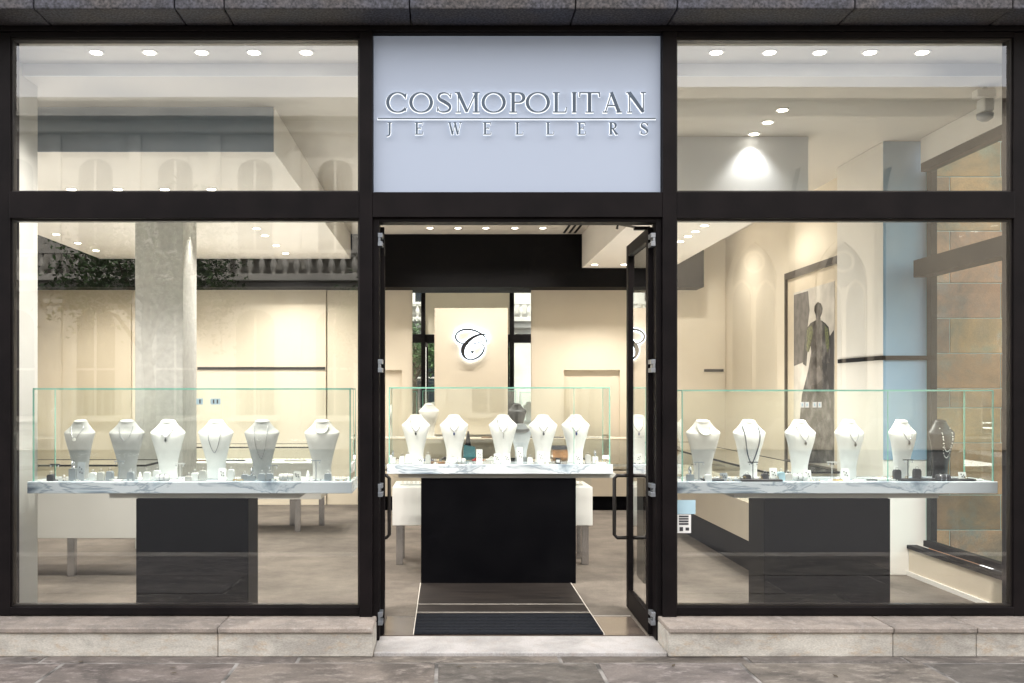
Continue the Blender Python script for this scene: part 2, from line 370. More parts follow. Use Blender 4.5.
# upper mass of the building
bt = thing('shop_building', 'dark stone building over the jewellery shop', 'building', (0,3,4.2))
b_ = MB(); b_.box(-9.5,3.98,-.28,8.6,LZ+.56,13); b_.build('upper_wall','granite', bt)
b_ = MB(); b_.box(-9.5,fx(-1)-.35,-.02,.3,GZ,LZ); b_.build('pier','granite', bt, bevel=.01)
b_ = MB(); b_.box(fx(1024)+.13,4.4,-.02,.22,.151,LZ-.04); b_.build('pier','granite', bt, bevel=.01)
rl=random.Random(11)
for i in range(9):
    x=rl.uniform(-2.6,3.3); y=rl.uniform(-.75,-.36); a=rl.uniform(0,6.28); q=MB()
    c,s_=math.cos(a)*.014,math.sin(a)*.014
    q.loft([[Vector((x-c*1.6,y-s_*1.6,GZ+.005)),Vector((x+s_*.7,y-c*.7,GZ+.007)),Vector((x+c*1.6,y+s_*1.6,GZ+.010)),Vector((x-s_*.7,y+c*.7,GZ+.007))],[Vector((x-c*1.6,y-s_*1.6,GZ+.006)),Vector((x+s_*.7,y-c*.7,GZ+.008)),Vector((x+c*1.6,y+s_*1.6,GZ+.011)),Vector((x-s_*.7,y+c*.7,GZ+.008))]])
    tag(q.build('fallen_leaf','bark'),'tiny dry brown leaf lying on the pavement before the sills','leaf','dry leaves on the pavement')
# ================================================================== SHOPFRONT FRAME
fr = thing('shopfront_frame', 'dark bronze shopfront framing with clear panes beside and above the doorway', 'shopfront', (fx(512),0,0.15))
H0, H1 = .15, LZ-.036
def bar(nm, a, b2, c2, d, y0=-.03, y1=.10, m='bronze'):   # pixel box in the facade plane
    q = MB(); q.box(fx(a), fx(b2), y0, y1, fz(d), fz(c2)); return q.build(nm, m, fr, bevel=.003)
for a, b2 in ((-60,12.5),(1011,1060)):
    q = MB(); q.box(fx(a),fx(b2),-.03,.10,.152,H1); q.build('mullion','bronze',fr,bevel=.004)
q = MB(); q.box(fx(360),fx(373),-.05,.11,.0,H1); q.build('mullion','bronze',fr,bevel=.004)
q = MB(); q.box(fx(661),fx(675),-.05,.11,.0,H1); q.build('mullion','bronze',fr,bevel=.004)
EPS=.001
for a, b2 in ((12.5,360),(675,1011)):
    bar('transom', a, b2, 193, 219.5, -.045,.09)
    bar('head', a, b2, 31, 39, -.03,.08); bar('bottom_rail', a, b2, 606, 613.8, -.035,.09)
    # slim beads round each pane
    for (t0, t1) in ((39,193),(219.5,606)):
        q = MB(); w_ = .012; x0,x1,z0,z1 = fx(a),fx(b2),fz(t1),fz(t0)
        q.box(x0,x0+w_,-.012,.035,z0,z1); q.box(x1-w_,x1,-.012,.035,z0,z1); q.box(x0+w_,x1-w_,-.0125,.0355,z0,z0+w_); q.box(x0+w_,x1-w_,-.0125,.0355,z1-w_,z1)
        q.build('bead','bronze_light',fr)
        q = MB(); q.box(x0+.004,x1-.004,.008,.016,z0+.004,z1-.004); q.build('pane','pane',fr)
bar('transom', 373, 661, 193.5, 218.5, -.047,.095)
bar('head', 373, 661, 29, 35, -.03,.08)
for a,b2 in ((373,379.5),(655.5,661)):
    q=MB(); q.box(fx(a),fx(b2),-.02,.10,.001,fz(218.5)); q.build('door_jamb','bronze',fr,bevel=.003)
bar('door_head', 379.5, 655.5, 218.5, 222.5, -.02,.10)

# ------------------------------------------------------------------ the sign
sg = thing('shop_sign', 'pale blue backlit shop sign with raised lettering over the doorway', 'sign', (fx(517),.01,fz(193)))
q = MB(); q.box(fx(373.6),fx(660.4),.0,.03,fz(193)+.003,fz(36)); q.build('panel','sign_panel',sg)
q = MB(); q.box(fx(373.6),fx(660.4),.05,.09,fz(193)+.003,fz(36)); q.build('backing_board','cream_wall',sg)
def catm(P, n=10, closed=False):
    out=[]; N=len(P); rng = range(N) if closed else range(N-1)
    for i in rng:
        p0=P[i-1] if (closed or i>0) else P[i]; p1=P[i]; p2=P[(i+1)%N]; p3=P[(i+2)%N] if (closed or i+2<N) else P[i+1]
        for k in range(n):
            t=k/n
            out.append(tuple(.5*((2*b)+(-a+c)*t+(2*a-5*b+4*c-d)*t*t+(-a+3*b-3*c+d)*t**3) for a,b,c,d in zip(p0,p1,p2,p3)))
    if not closed: out.append(tuple(P[-1]))
    return out
TK, TN, SH = .115, .035, .03
def ell(cx, cy, rx, ry, a0, a1, thick=TK, n=40):
    full = abs(a1-a0)>=360; pts=[];wd=[]
    for i in range(n if full else n+1):
        a=R(a0+(a1-a0)*i/n); pts.append((cx+rx*math.cos(a), cy+ry*math.sin(a))); wd.append(TN+(thick-TN)*abs(math.cos(a))**1.6)
    return (pts, wd, full)
def ln(x0,y0,x1,y1,w0,w1=None): return ([(x0,y0),(x1,y1)],[w0, w0 if w1 is None else w1],False)
def serif(x,y,w): return ln(x-w/2,y,x+w/2,y,SH)
def stem(x, w=TK, y0=0, y1=1, sw=.30): return [ln(x,y0,x,y1,w), serif(x,y0+SH/2,sw), serif(x,y1-SH/2,sw)]
def glyph(c):
    if c=='C': return .86,[ell(.45,.5,.40,.485,38,322), ln(.765,.68,.785,.93,.03,.05), ln(.77,.07,.80,.25,.02,.03)]
    if c=='O': return .98,[ell(.49,.5,.42,.485,0,360)]
    if c=='S':
        P=catm([(.50,.80),(.42,.93),(.29,.975),(.16,.92),(.11,.78),(.17,.64),(.32,.52),(.46,.38),(.50,.24),(.44,.09),(.28,.022),(.14,.07),(.08,.22)],6)
        n_=len(P); return .60,[(P,[TN+(TK*.95-TN)*max(0,math.sin(math.pi*min(1,max(0,(i/n_-.12)/.76))))**1.5 for i in range(n_)],False), ln(.51,.72,.53,.95,.025,.04), ln(.07,.05,.08,.30,.04,.025)]
    if c=='M': return 1.12,[ln(.17,0,.17,1,TN*1.1), serif(.17,SH/2,.24), ln(.17,.99,.55,.03,.115,.10), ln(.93,.99,.55,.03,TN*1.2), serif(.12,1-SH/2,.18)]+stem(.94)
    if c=='P': return .66,stem(.17)+[([(.20,.97),(.36,.97)]+[(.36+.22*math.cos(R(a)),.735+.235*math.sin(R(a))) for a in range(80,-91,-10)]+[(.20,.50)], [TN,TN]+[TN+(TK-TN)*max(0,math.cos(R(a)))**1.4 for a in range(80,-91,-10)]+[TN], False)]
    if c=='L': return .66,stem(.17)+[ln(.17,SH/2,.60,SH/2,SH*1.1), ln(.60,.0,.635,.25,.05,.012)]
    if c=='I': return .36,stem(.18)
    if c=='T': return .80,[ln(.40,0,.40,1,TK), serif(.40,SH/2,.30), ln(.05,1-SH/2,.75,1-SH/2,SH*1.1), ln(.055,1,.04,.76,.05,.012), ln(.745,1,.76,.76,.05,.012)]
    if c=='A': return .92,[ln(.14,0,.44,.99,TN*1.2), ln(.43,1.0,.80,0,.10,TK), ln(.24,.34,.66,.34,TN), serif(.13,SH/2,.24), serif(.80,SH/2,.28)]
    if c=='N': return .98,[ln(.17,0,.17,1,TN*1.1), serif(.17,SH/2,.24), ln(.15,.99,.82,.02,TK,.10), ln(.82,0,.82,1,TN*1.1), serif(.82,1-SH/2,.24), serif(.10,1-SH/2,.18)]
    if c=='J': return .42,[ln(.24,.12,.24,1,TK), serif(.24,1-SH/2,.30), ([(.24,.14),(.22,-.02),(.14,-.12),(.02,-.14)],[TK,TK*.8,.05,.05],False)]
    if c=='E': return .68,stem(.17)+[ln(.17,1-SH/2,.58,1-SH/2,SH*1.1), ln(.17,.52,.46,.52,TN), ln(.17,SH/2,.60,SH/2,SH*1.1), ln(.585,1,.60,.78,.05,.012), ln(.46,.62,.46,.42,.03), ln(.60,0,.635,.25,.05,.012)]
    if c=='W': return 1.25,[ln(.10,1,.38,.0,.10,TK), ln(.38,.0,.62,.98,TN*1.2), ln(.58,1,.86,.0,.10,TK), ln(.86,.0,1.12,1,TN*1.2), serif(.10,1-SH/2,.26), serif(.60,1-SH/2,.28), serif(1.12,1-SH/2,.22)]
    if c=='R': return .82,glyph('P')[1]+[ln(.32,.50,.68,.0,TN*1.5,TK), serif(.70,SH/2,.2)]
def letter(c, x0, z0, wpx, h, parent, yf=-.028, m='letter_metal', bold=1.45, label=None):
    adv, st = glyph(c); xs=[p[0] for s_ in st for p in s_[0]]; a,b2 = min(xs),max(xs); sx=(wpx)/(b2-a)
    L = MB(); H = MB()
    for i,(pts,wd,cl) in enumerate(st):
        pp=[(x0+(p[0]-a)*sx, z0+p[1]*h) for p in pts]; d=i*.0004
        L.strip(pp,[max(w_*h*bold, h*.045) for w_ in wd], yf-d, yf+.006, cl)
        H.strip(pp,[w_*h*bold+h*.055 for w_ in wd], yf+.010-d, yf+.016, cl)
    o = L.build('letter', m, parent); H.build('letter_halo','halo',o)
    return o
spans = [(388,406.5),(411,431.5),(437.5,451),(455,479.5),(483,504),(509,523.5),(527,548),(552.5,566),(571.5,576),(579,599),(602,621.5),(625.5,645)]
for c,(a,b2) in zip('COSMOPOLITAN', spans):
    letter(c, fx(a), fz(113.5), (b2-a)/164.7, 20/164.7, sg)
q=MB(); q.box(fx(378),fx(655),-.026,-.014,fz(119.8),fz(118.9)); u=q.build('underline','letter_metal',sg)
q=MB(); q.box(fx(377.5),fx(655.5),-.012,-.006,fz(120.5),fz(118.2)); q.build('underline_halo','halo',u)
for c,xc,wp in zip('JEWELLERS',(389.4,419,455,487,519,549.6,581,613,643.5),(5,8,13.5,8,7.5,7.5,8,9,7)):
    letter(c, fx(xc-wp/2), fz(135.5), wp/164.7, 12/164.7, sg, bold=1.5)

# ------------------------------------------------------------------ door leaves
def door(name, hx, ang, label, side):
    t = thing(name, label, 'door', (hx, .09, 0.0)); W=.80; z0,z1=.012,fz(224.5)
    def bx(nm,x0,x1,zz0,zz1,m='bronze',y=.022,par=t,bev=.003):
        q=MB(); q.box(x0,x1,-y,y,zz0,zz1); return q.build(nm,m,par,bevel=bev,world=False)
    bx('stile',0.0,.075,z0,z1); bx('stile',W-.075,W,z0,z1)
    bx('rail',.075,W-.075,z1-.08,z1,y=.021); bx('rail',.075,W-.075,z0,z0+.13,y=.021)
    bx('pane',.075,W-.075,z0+.13,z1-.08,'door_pane',.004,bev=0)
    for sgn in (1,-1):
        q=MB(); hz0,hz1=.50,.93; xx=W-.06; o_=.05 if side==0 else .115; yy=sgn*o_
        q.tube([(xx,sgn*.02,hz1),(xx,yy-sgn*.02,hz1),(xx,yy,hz1-.02),(xx,yy,hz0+.02),(xx,yy-sgn*.02,hz0),(xx,sgn*.02,hz0)],.013,10)
        q.build('handle','bronze_light',t,smooth=True,world=False)
    t.rotation_euler=(0,0,ang); return t
dl = door('glass_door', -.408, R(93.2), 'left glass door leaf folded back into the shop edge on', 0)
dr = door('glass_door', 1.262, R(89.2), 'right glass door leaf standing open into the shop with tall bar handle', 1)
for px, s_ , dname in ((380.5,1,'left'),(652.5,-1,'right')):
    for py, nth in ((240,'top'),(366,'upper middle'),(490,'lower middle'),(618,'bottom')):
        q=MB(); x_=fx(px); h_=6.5/164.7
        q.box(x_-.014,x_+.014,-.026,.06,fz(py)-h_,fz(py)-.012+0); q.box(x_-.014,x_+.014,-.026,.06,fz(py)+.012,fz(py)+h_); q.box(x_-.007+s_*-.006,x_+.007+s_*-.006,-.024,.058,fz(py)-.0119,fz(py)+.0119)
        tag(q.build('hinge','steel_hinge',bevel=.002), f'{nth} steel hinge plate on the {dname} door jamb','hinge','steel hinges on the door jambs')
# door closer arm
t=thing('door_closer','slim dark door closer arm above the right door leaf','door closer',(fx(640),.2,fz(226)))
q=MB(); q.tube([(X(617,6.6),.6,Z(229,6.6)),(X(618,6.6),.6,Z(224,6.6)),(fx(652),.12,fz(223)-.02)],.009,6); q.build('arm','bronze_light',t)
q=MB(); q.box(fx(638),fx(654),.105,.15,fz(226.5),fz(223)-.001); q.build('closer_body','bronze',t,bevel=.004)

# ================================================================== THE SHOP INSIDE
BW=7.3       # back wall (y)
ZC, ZF, ZL, ZR_ = 3.575, 3.655, 3.25, 3.13
XL, XR = -6.2, 3.75
q=MB(); q.box(XL-.2,3.98,.101,BW+.6,-.2,0); struct(q.build('floor','carpet'))
q=MB(); q.box(XL,3.98,.02,.47,ZF,3.85); q.box(XL,3.98,.47,BW,ZC,3.85); struct(q.build('ceiling','ceiling'))
q=MB(); q.box(XL,3.98,.455,.468,ZC-.002,ZF-.002); struct(q.build('ceiling_step','ceiling_face_daylight'))  # step face painted with pale blue daylight
q=MB(); q.box(-4.52,-1.255,1.17,BW-.42,ZL,ZC-.002); struct(q.build('ceiling_drop','ceiling_white'))
q=MB(); q.box(-4.52,-1.257,1.155,1.169,ZL-.002,ZC-.003); struct(q.build('ceiling_face_tint','ceiling_face_shade'))  # added sheet, blue-grey shade painted over the left drop's front
q=MB(); q.box(1.76,2.92,1.985,1.999,ZR_-.002,ZC-.003); struct(q.build('ceiling_face_tint','ceiling_face_daylight'))  # added sheet, daylight tint painted over the right drop's front
q=MB(); q.box(1.76,2.92,2.0,BW-.42,ZR_,ZC-.002); struct(q.build('ceiling_drop','ceiling_white'))
# back wall with two shallow recesses
q=MB(); n1=(X(383,13.3)-.25,X(402,13.3)); n2=(X(564,13.3),X(620,13.3)); nz=Z(370,13.3)
q.box(XL,n1[0],BW,BW+.049,0,3.9); q.box(n1[0],n1[1],BW,BW+.049,nz,3.9); q.box(n1[1],n2[0],BW,BW+.049,0,3.9)
q.box(n2[0],n2[1],BW,BW+.049,nz,3.9); q.box(n2[1],XR+.25,BW,BW+.049,0,3.9); q.box(XL,XR+.2,BW+.05,BW+.3,0,3.9)
struct(q.build('wall_back','cream_wall'))
q=MB(); q.box(XL-.2,XL,.3,BW,0,3.9); struct(q.build('wall_left','tan_wall'))
q=MB(); q.box(XR,XR+.25,3.1,BW,0,3.9); struct(q.build('wall_right','cream_wall'))
q=MB(); q.box(XL,-2.775,.12,.70,0.0,ZF); struct(q.build('wall_front','pier_paint', bevel=.004))
q=MB(); q.box(XL+.002,X(704,12.9),BW-.4,BW-.002,Z(287,12.9),ZC-.001); 
tag(q.build('bulkhead','black_band'),'black bulkhead band along the top of the back wall','bulkhead')
# panels on the back wall, left
def wallpanel(px0,px1,z1,m,label,y=BW-.05,nm='wall_panel'):
    q=MB(); q.box(X(px0,13.2),X(px1,13.2)-.004,y,BW-.003,.0,z1); return tag(q.build(nm,m,bevel=.004),label,'wall panel','panels on the back wall')
ZB=Z(287,12.9)-.002
wallpanel(-14,130,ZB,'tan_wall','tan wall panel left of the grey column')
wallpanel(196,326,ZB,'cream_wall','bright cream wall panel right of the grey column',BW-.07)
wallpanel(326.5,378,ZB,'cream_wall','plain cream wall panel beside the left door leaf',BW-.03)
def rail(x0,x1,y0,y1,z,label):
    q=MB(); q.box(x0,x1,y0,y1,z-.018,z+.018); tag(q.build('wall_rail','black_lam'),label,'rail','dark rails on the walls')
rail(X(197,13.2),X(325,13.2),BW-.085,BW-.071,1.83,'thin dark rail across the bright cream wall panel')
rail(X(706,13.2),3.72,BW-.015,BW-.002,Z(370.5,13.3),'thin dark rail on the back wall left of the framed artwork')
# column
q=MB(); q.box(X(135,9.5),X(183,9.5),3.5,4.02,0,ZL-.002); tag(q.build('column','concrete',bevel=.006),'grey concrete column in the left half of the shop','column')
# right pillar and its rails
PX0,PX1=X(883,8.14),X(929,8.14)
q=MB(); q.box(PX0,PX1,2.14,3.099,0,ZC-.002); tag(q.build('pillar','white_wall',bevel=.004),'pale square pillar at the right beside the side window','pillar')
rail(PX0-.014,PX0-.001,2.128,3.05,1.79,'thin dark rail on the left face of the pale pillar')
rail(PX0-.0005,PX1-.02,2.120,2.133,1.79,'thin dark rail on the front face of the pale pillar')
q=MB(); q.box(PX0+.001,PX1-.001,2.1335,2.1395,.95,ZC-.003); tag(q.build('pillar_daylight','pillar_daylight_blue'),'pale blue daylight painted on the front of the square pillar','wall panel')  # thin added sheet that holds the painted daylight
# side window on the lane
sw=thing('side_window','dark framed side window looking onto the sandstone wall','window',(3.9,1.1,.25))
for nm,b_ in (('jamb',(3.95,4.0,2.06,2.14,.25,3.34)),('transom',(3.80,3.94,.14,2.05,2.44,2.58)),('head',(3.86,3.95,.12,2.05,3.30,3.37)),('mullion',(4.02,4.05,2.50,2.56,.0,3.34)),('bottom_rail',(3.88,3.95,.12,2.05,.251,.30))):
    q=MB(); q.box(*b_); q.build(nm,'bronze',sw,bevel=.003)
q=MB(); q.box(3.905,3.915,.13,2.06,.30,3.30); q.build('pane','side_glass',sw)
q=MB(); q.box(3.86,3.95,.10,2.05,3.371,ZC-.003); struct(q.build('wall_right_header','white_wall'))
t=thing('window_bench','low cream bench with black top under the side window','bench',(3.85,1.2,0))
q=MB(); q.box(3.80,3.94,.12,2.13,0,.22); q.build('front_panel','cream_lacquer',t,bevel=.003)
q=MB(); q.box(3.785,3.87,.11,2.135,.2205,.25); q.build('top','black_lam',t,bevel=.003)
q=MB(); q.box(3.784,3.799,.12,2.13,.0,.035); q.build('skirting','white_lacquer',t)
q=MB(); q.box(fx(1011)+.055,fx(1011)+.22,.102,.16,0.0,ZF-.001); struct(q.build('wall_front_right','pier_paint'))
q=MB(); q.box(fx(1011)+.22,4.0,.102,.13,0.0,ZF-.001); struct(q.build('wall_front_return','white_wall'))
# sandstone wall across the lane, blocks with pale joints
t=thing('sandstone_wall','orange brown sandstone block wall outside the side window','wall',(6,2.8,GZ))
q=MB(); z=GZ; r=0; 
while z<6.2:
    hh=(.31,.31,.46,.31,.17,.31)[r%6]; x=3.99-(.0 if r%2 else .45)
    while x<9.5:
        x1=x+.9; tn=random.uniform(.55,1.25)
        q.box(max(x,3.99)+.004,x1-.004,2.72,3.1,z+.004,z+hh-.004,tone=(tn,tn*random.uniform(.92,1.04),tn*random.uniform(.88,1.1))); x=x1
    z+=hh; r+=1
q.build('stone_courses','sandstone',t,bevel=.004)
q=MB(); q.box(3.99,9.5,2.728,3.0,GZ,6.2); q.build('mortar','grout',t)
q=MB(); q.box(4.0,30,-.3,2.7,-.2,-.05); struct(q.build('lane','asphalt'))

# framed artwork on the right wall
WX=3.735
def wy(px): return WX*F/(px-447)-6
def wz(px,py): return Z(py, WX*F/(px-447))
t=thing('framed_artwork','large framed fashion print with a dark figure on the right wall','artwork',(WX,4,1.5))
ya, yb = wy(788), 3.11
zt = wz(788,274); zb_=.75
q=MB()
q.box(WX-.04,WX+.012,ya-.0,ya+.035-.07,zb_,zt); q.box(WX-.04,WX+.012,yb,yb+.03,zb_,zt); q.box(WX-.041,WX+.012,yb,ya,zt-.07,zt+.0005); q.box(WX-.041,WX+.012,yb,ya,zb_,zb_+.03)
q.build('frame','art_frame',t)
q=MB(); q.box(WX-.015,WX+.012,yb+.03,ya-.035,zb_+.03,zt-.07); q.build('mount','art_mount',t)
y1=wy(795.5); y0=wy(838)
pz=wz(795,293)
def fl(pts,nm,m,d):
    q=MB(); q.poly([(wy(px),wz(px,py)) for px,py in pts],WX-.015-d,WX-.014,axis='x'); return q.build(nm,m,t)
pr=fl([(795.5,293),(836.5,281),(836.5,470),(795.5,465)],'print','print_grey',.004)
def fl2(pts,nm,m,d):
    q=MB(); q.poly([(wy(px),wz(px,py)) for px,py in pts],WX-.015-d,WX-.0145,axis='x'); return q.build(nm,m,pr)
fl2([(796,295),(803,293),(810,291),(811.5,310),(808,340),(806,362),(796,366)],'backdrop','print_dark_soft',.006)
fl2([(836,330),(832,336),(829,350),(827,380),(829,430),(833,465),(836,465)],'backdrop','print_dark',.006)
fl2([(820.0,302.0),(823.0,303.5),(824.5,308.0),(824.0,313.0),(822.4,317.0),(822.6,320.0),(827.1,323.0),(830.6,327.0),(833.0,345.0),(832.0,362.0),(828.9,364.0),(828.3,352.0),(828.9,372.0),(833.0,395.0),(835.8,430.0),(835.8,463.0),(800.5,463.0),(801.1,430.0),(804.1,395.0),(810.6,370.0),(813.5,352.0),(812.3,340.0),(809.4,352.0),(808.2,366.0),(805.2,364.0),(806.4,345.0),(809.4,328.0),(812.9,323.0),(818.6,320.0),(818.3,316.0),(816.7,311.0),(816.8,306.0)],'figure','dress',.008)
fl2([(809.4,329.0),(814.1,325.0),(815.3,333.0),(813.5,342.0),(810.6,352.0),(808.8,350.0)],'figure_sleeve','print_green',.010)
fl2([(827.1,325.0),(830.6,329.0),(831.8,345.0),(830.0,352.0),(828.3,343.0)],'figure_sleeve','print_green',.010)
fl2([(812,372),(822,366),(826,378),(820,384),(810,386)],'figure_skirt','print_dark_soft',.010)

# mirror and the logo panel in front of it
MX0,MX1=X(412.5,13.28),X(531,13.28)
t=thing('wall_mirror','tall frameless mirror behind the glowing script letter panel','mirror',((MX0+MX1)/2,BW,1.0))
q=MB(); q.box(MX0,MX1,BW-.02,BW-.002,.95,ZB); q.build('mirror_glass','mirror',t)
PY=BW-.22
t=thing('logo_panel','cream panel carrying a glowing script letter on the back wall','panel',(.35,PY,.9))
q=MB(); q.box(X(434.5,13.05),X(508,13.05),PY,BW-.021,.95,Z(308,13.08)); q.build('board','cream_wall',t,bevel=.004)
lg=thing('script_letter_sign','black script letter C on the cream wall panel with white halo light behind','sign',(X(470,13.05),PY-.04,Z(345,13.05)))
def lz(u,v): return (X(430+u/781*80,13.02), Z(310+v/683*70,13.02))
P1=[(425,400),(412,412),(405,398),(420,365),(455,340),(500,330),(528,355),(522,400),(490,445),(440,475),(390,485),(345,465),(322,425),(322,375),(350,325),(400,280),(450,252),(500,238),(545,238),(565,250)]
W1=[9,12,5,4,4,5,7,9,10,9,7,10,16,21,19,15,12,9,5,3]
P2=[(555,325),(552,295),(535,262),(490,225),(430,198),(365,188),(305,198),(265,225),(250,258),(262,295),(300,322),(350,332),(420,330),(490,312),(540,285),(560,262)]
W2=[4,8,7,8,9,10,9,8,9,9,7,5,5,5,4,3]
for P_,W_,d in ((P1,W1,0),(P2,W2,.002)):
    pw=catm([(*lz(*p),w_*2.0*80/781*13.02/F) for p,w_ in zip(P_,W_)],7)
    pts=[(p[0],p[1]) for p in pw]; wd=[max(p[2],.0085) for p in pw]
    q=MB(); q.strip(pts,wd,PY-.058-d,PY-.048); st=q.build('letter_stroke','letter_black',lg)
    q=MB(); q.strip(pts,[w_+.026 for w_ in wd],PY-.040-d,PY-.034); q.build('halo_strip','halo_logo',st)
q=MB(); c_=lz(415,408); q.lathe([(.016,0),(.016,.01)],14); bmesh.ops.rotate(q.bm,verts=q.bm.verts,matrix=Matrix.Rotation(R(90),3,'X'),cent=(0,0,0)); bmesh.ops.translate(q.bm,verts=q.bm.verts,vec=(c_[0],PY-.047,c_[1])); q.build('letter_dot','letter_black',lg)

# entrance floor: brown tiles, thin joints, ribbed dark mat, honed stone either side
q=MB(); q.box(-.40,1.23,.102,.62,0,.004); struct(q.build('entrance_tiles','tile_stone'))
q=MB(); q.box(-.205,.97,.62,1.755,.0005,.008); struct(q.build('entrance_path','tile_brown'))
q=MB()
for yy in (.30+.42,.98): q.box(-.205,.97,yy-.004,yy+.004,.008,.0095)
q.box(-.211,-.205,.105,1.755,.004,.0105); q.box(.97,.976,.105,1.755,.004,.0105); q.box(.977,1.23,.62,.625,.004,.0085); struct(q.build('tile_joints','tile_joint'))
q=MB(); q.box(-.203,.968,.11,.66,.008,.013)
for i in range(13): q.box(-.203,.968,.125+i*.041,.145+i*.041,.013,.016)
tag(q.build('door_mat','mat_dark'),'dark ribbed mat just inside the open doorway','mat')

# ------------------------------------------------------------------ downlights
def downlight(x,y,z,label,group,power=DOWN,spot=True,size=R(105),r=.036,tilt=0):
    t=thing('downlight',label,'downlight',(x,y,z),group=group)
    q=MB(); k=24; 
    pr_=[(r,-.004),(r+.012,-.006),(r+.016,-.001),(r+.016,.0)]
    q.lathe([(r+.014,-.006),(r+.016,-.0005)],k); q.build('trim_ring','white_lacquer',t,world=False)
    q=MB(); q.lathe([(r,-.009),(r+.001,-.0062)],k); q.build('lamp','lamp',t,world=False)
    if spot:
        ld=bpy.data.lights.new('downlight_beam','SPOT'); ld.energy=power; ld.spot_size=size; ld.spot_blend=.7; ld.color=(1,.94,.86); ld.shadow_soft_size=.05
        lo=bpy.data.objects.new('downlight_beam',ld); COL.objects.link(lo); lo.location=(x,y,z-.03); lo.rotation_euler=(R(tilt),0,0)
    return t
ORD=['first','second','third','fourth','fifth','sixth','seventh']
for i,px in enumerate((98,151,203,255,307)):
    downlight(X(px,6.27),.24,ZF,f'{ORD[i]} downlight from the left in the row inside the upper left window','downlights along the front ceiling',DOWN*2.0,tilt=6)
for i,px in enumerate((715,768,818,868,920)):
    downlight(X(px,6.27),.24,ZF,f'{ORD[i]} downlight from the left in the row inside the upper right window','downlights along the front ceiling',DOWN*2.0,tilt=6)
for i,x in enumerate((-3.22,-2.82,-2.42,-2.02)):
    downlight(x,2.47,ZL,f'{ORD[i]} downlight from the left low in the upper left window','downlights in the left ceiling drop',DOWN*.8)
for i,D in enumerate((10.48,10.95,11.68,12.35)):
    downlight(-2.02,D-6,ZL,f'{ORD[i]} nearest downlight in the right hand row under the left ceiling drop','downlights in the left ceiling drop',DOWN*1.5,size=R(140))
for i,D in enumerate((10.87,11.5,12.1)):
    downlight(-4.3,D-6,ZL,f'{ORD[i]} nearest downlight in the left hand row under the left ceiling drop','downlights in the left ceiling drop',DOWN*1.7,size=R(140))
for i,px in enumerate((430,458,486,515,543)):
    downlight(X(px,12.4),6.4,ZC,f'{ORD[i]} downlight from the left in the row before the black bulkhead','downlights before the bulkhead',DOWN*.55)
for i,D in enumerate((7.23,7.56,7.9)):
    downlight(2.455,D-6,ZC,f'{ORD[i]} nearest of the three downlights seen in the upper right window','downlights in the upper right window',DOWN*.22)
for i,D in enumerate((9.59,9.94,10.25,10.6)):
    downlight(2.5,D-6,ZR_,f'{ORD[i]} nearest downlight at the top left of the right window','downlights under the right ceiling drop',DOWN)
for i,x in enumerate((1.87,2.24)):
    downlight(x,6.5,ZR_,f'{("left","right")[i]} one of two downlights above the open right door leaf','downlights over the doorway view',DOWN)
downlight(-2.42,3.75,ZL,'single downlight washing the right side of the grey column','downlights in the left ceiling drop',DOWN*.5,size=R(60))
for i,x in enumerate((-.3,.9)):     # placed unseen above the door head to light the centre busts
    downlight(x,1.3,ZC,f'{("left","right")[i]} unseen fill downlight above the centre display table','unseen fill downlights above the centre table',DOWN*1.15,size=R(90),tilt=4)
downlight(-3.0,5.2,ZL,'downlight above the left sitting counter','downlights in the left ceiling drop',DOWN*1.2)
downlight(3.05,4.3,ZC,'downlight near the framed artwork','downlights by the artwork',DOWN*.6,size=R(150))
downlight(3.1,6.2,ZC,'unseen fill downlight in the right rear corner of the ceiling','downlights by the artwork',DOWN*.6,size=R(150))  # added out of sight to brighten the right end of the back wall
t=thing('ceiling_vent','slotted linear air vent in the white ceiling above the doorway view','air vent',(1.5,6.2,ZC))
for k in range(3):
    q=MB(); q.box(1.50+k*.07,1.53+k*.07,6.0,6.8,ZC-.004,ZC-.001); q.build('slot','black_lam',t)
t=thing('security_camera','small white camera unit at the top right of the upper right window','camera',(3.62,.9,3.2))
cx_,cy_=X(985,6.7),.7
q=MB(); q.box(cx_-.07,cx_+.06,cy_-.04,cy_+.04,Z(98,6.7),Z(90,6.7)); q.build('bracket','white_lacquer',t,bevel=.008)
q=MB(); q.tube([(cx_,cy_,Z(90,6.7)),(cx_,cy_,ZC)],.012); q.build('stem','white_lacquer',t)
q=MB(); q.box(cx_-.035,cx_+.035,cy_-.06,cy_+.05,Z(113,6.7),Z(99,6.7)); q.build('body','white_lacquer',t,bevel=.012)
q=MB(); q.lathe([(.055,0),(.05,-.03),(.02,-.05)],16,(cx_,cy_,Z(114,6.7))); q.build('dome','grey_card',t,smooth=True)

# ================================================================== DISPLAY TABLES
def table(name,label,x0,x1,y0,y1,bx0,bx1,by1,ztop=.939,zbot=.864):
    t=thing(name,label,'display table',((x0+x1)/2,y0,0))
    q=MB(); q.box(x0,x1,y0,y1,zbot,ztop); q.build('marble_top','marble',t,bevel=.004)
    q=MB(); q.box(bx0-.18,bx1+.32,y0+.06,y1-.03,zbot-.035,zbot-.001); q.build('top_rail','counter_grey',t)
    q=MB(); q.box(bx0,bx1,y0+.03,by1,0,zbot-.036); q.build('base','black_lam',t,bevel=.003)
    return t
table('display_table','marble topped table on a black base behind the left window',X(27,6.25),X(352,6.25),.25,.65,X(137,6.3),X(249,6.3),.60)
table('display_table','marble topped table on a black base facing the open doorway',X(387,7.75),X(613,7.75),1.75,2.15,X(421,7.78),X(576,7.78),2.10)
table('display_table','marble topped table on a black base behind the right window',X(677,6.25),X(998,6.25),.25,.65,X(763,6.3),X(889,6.3),.60)
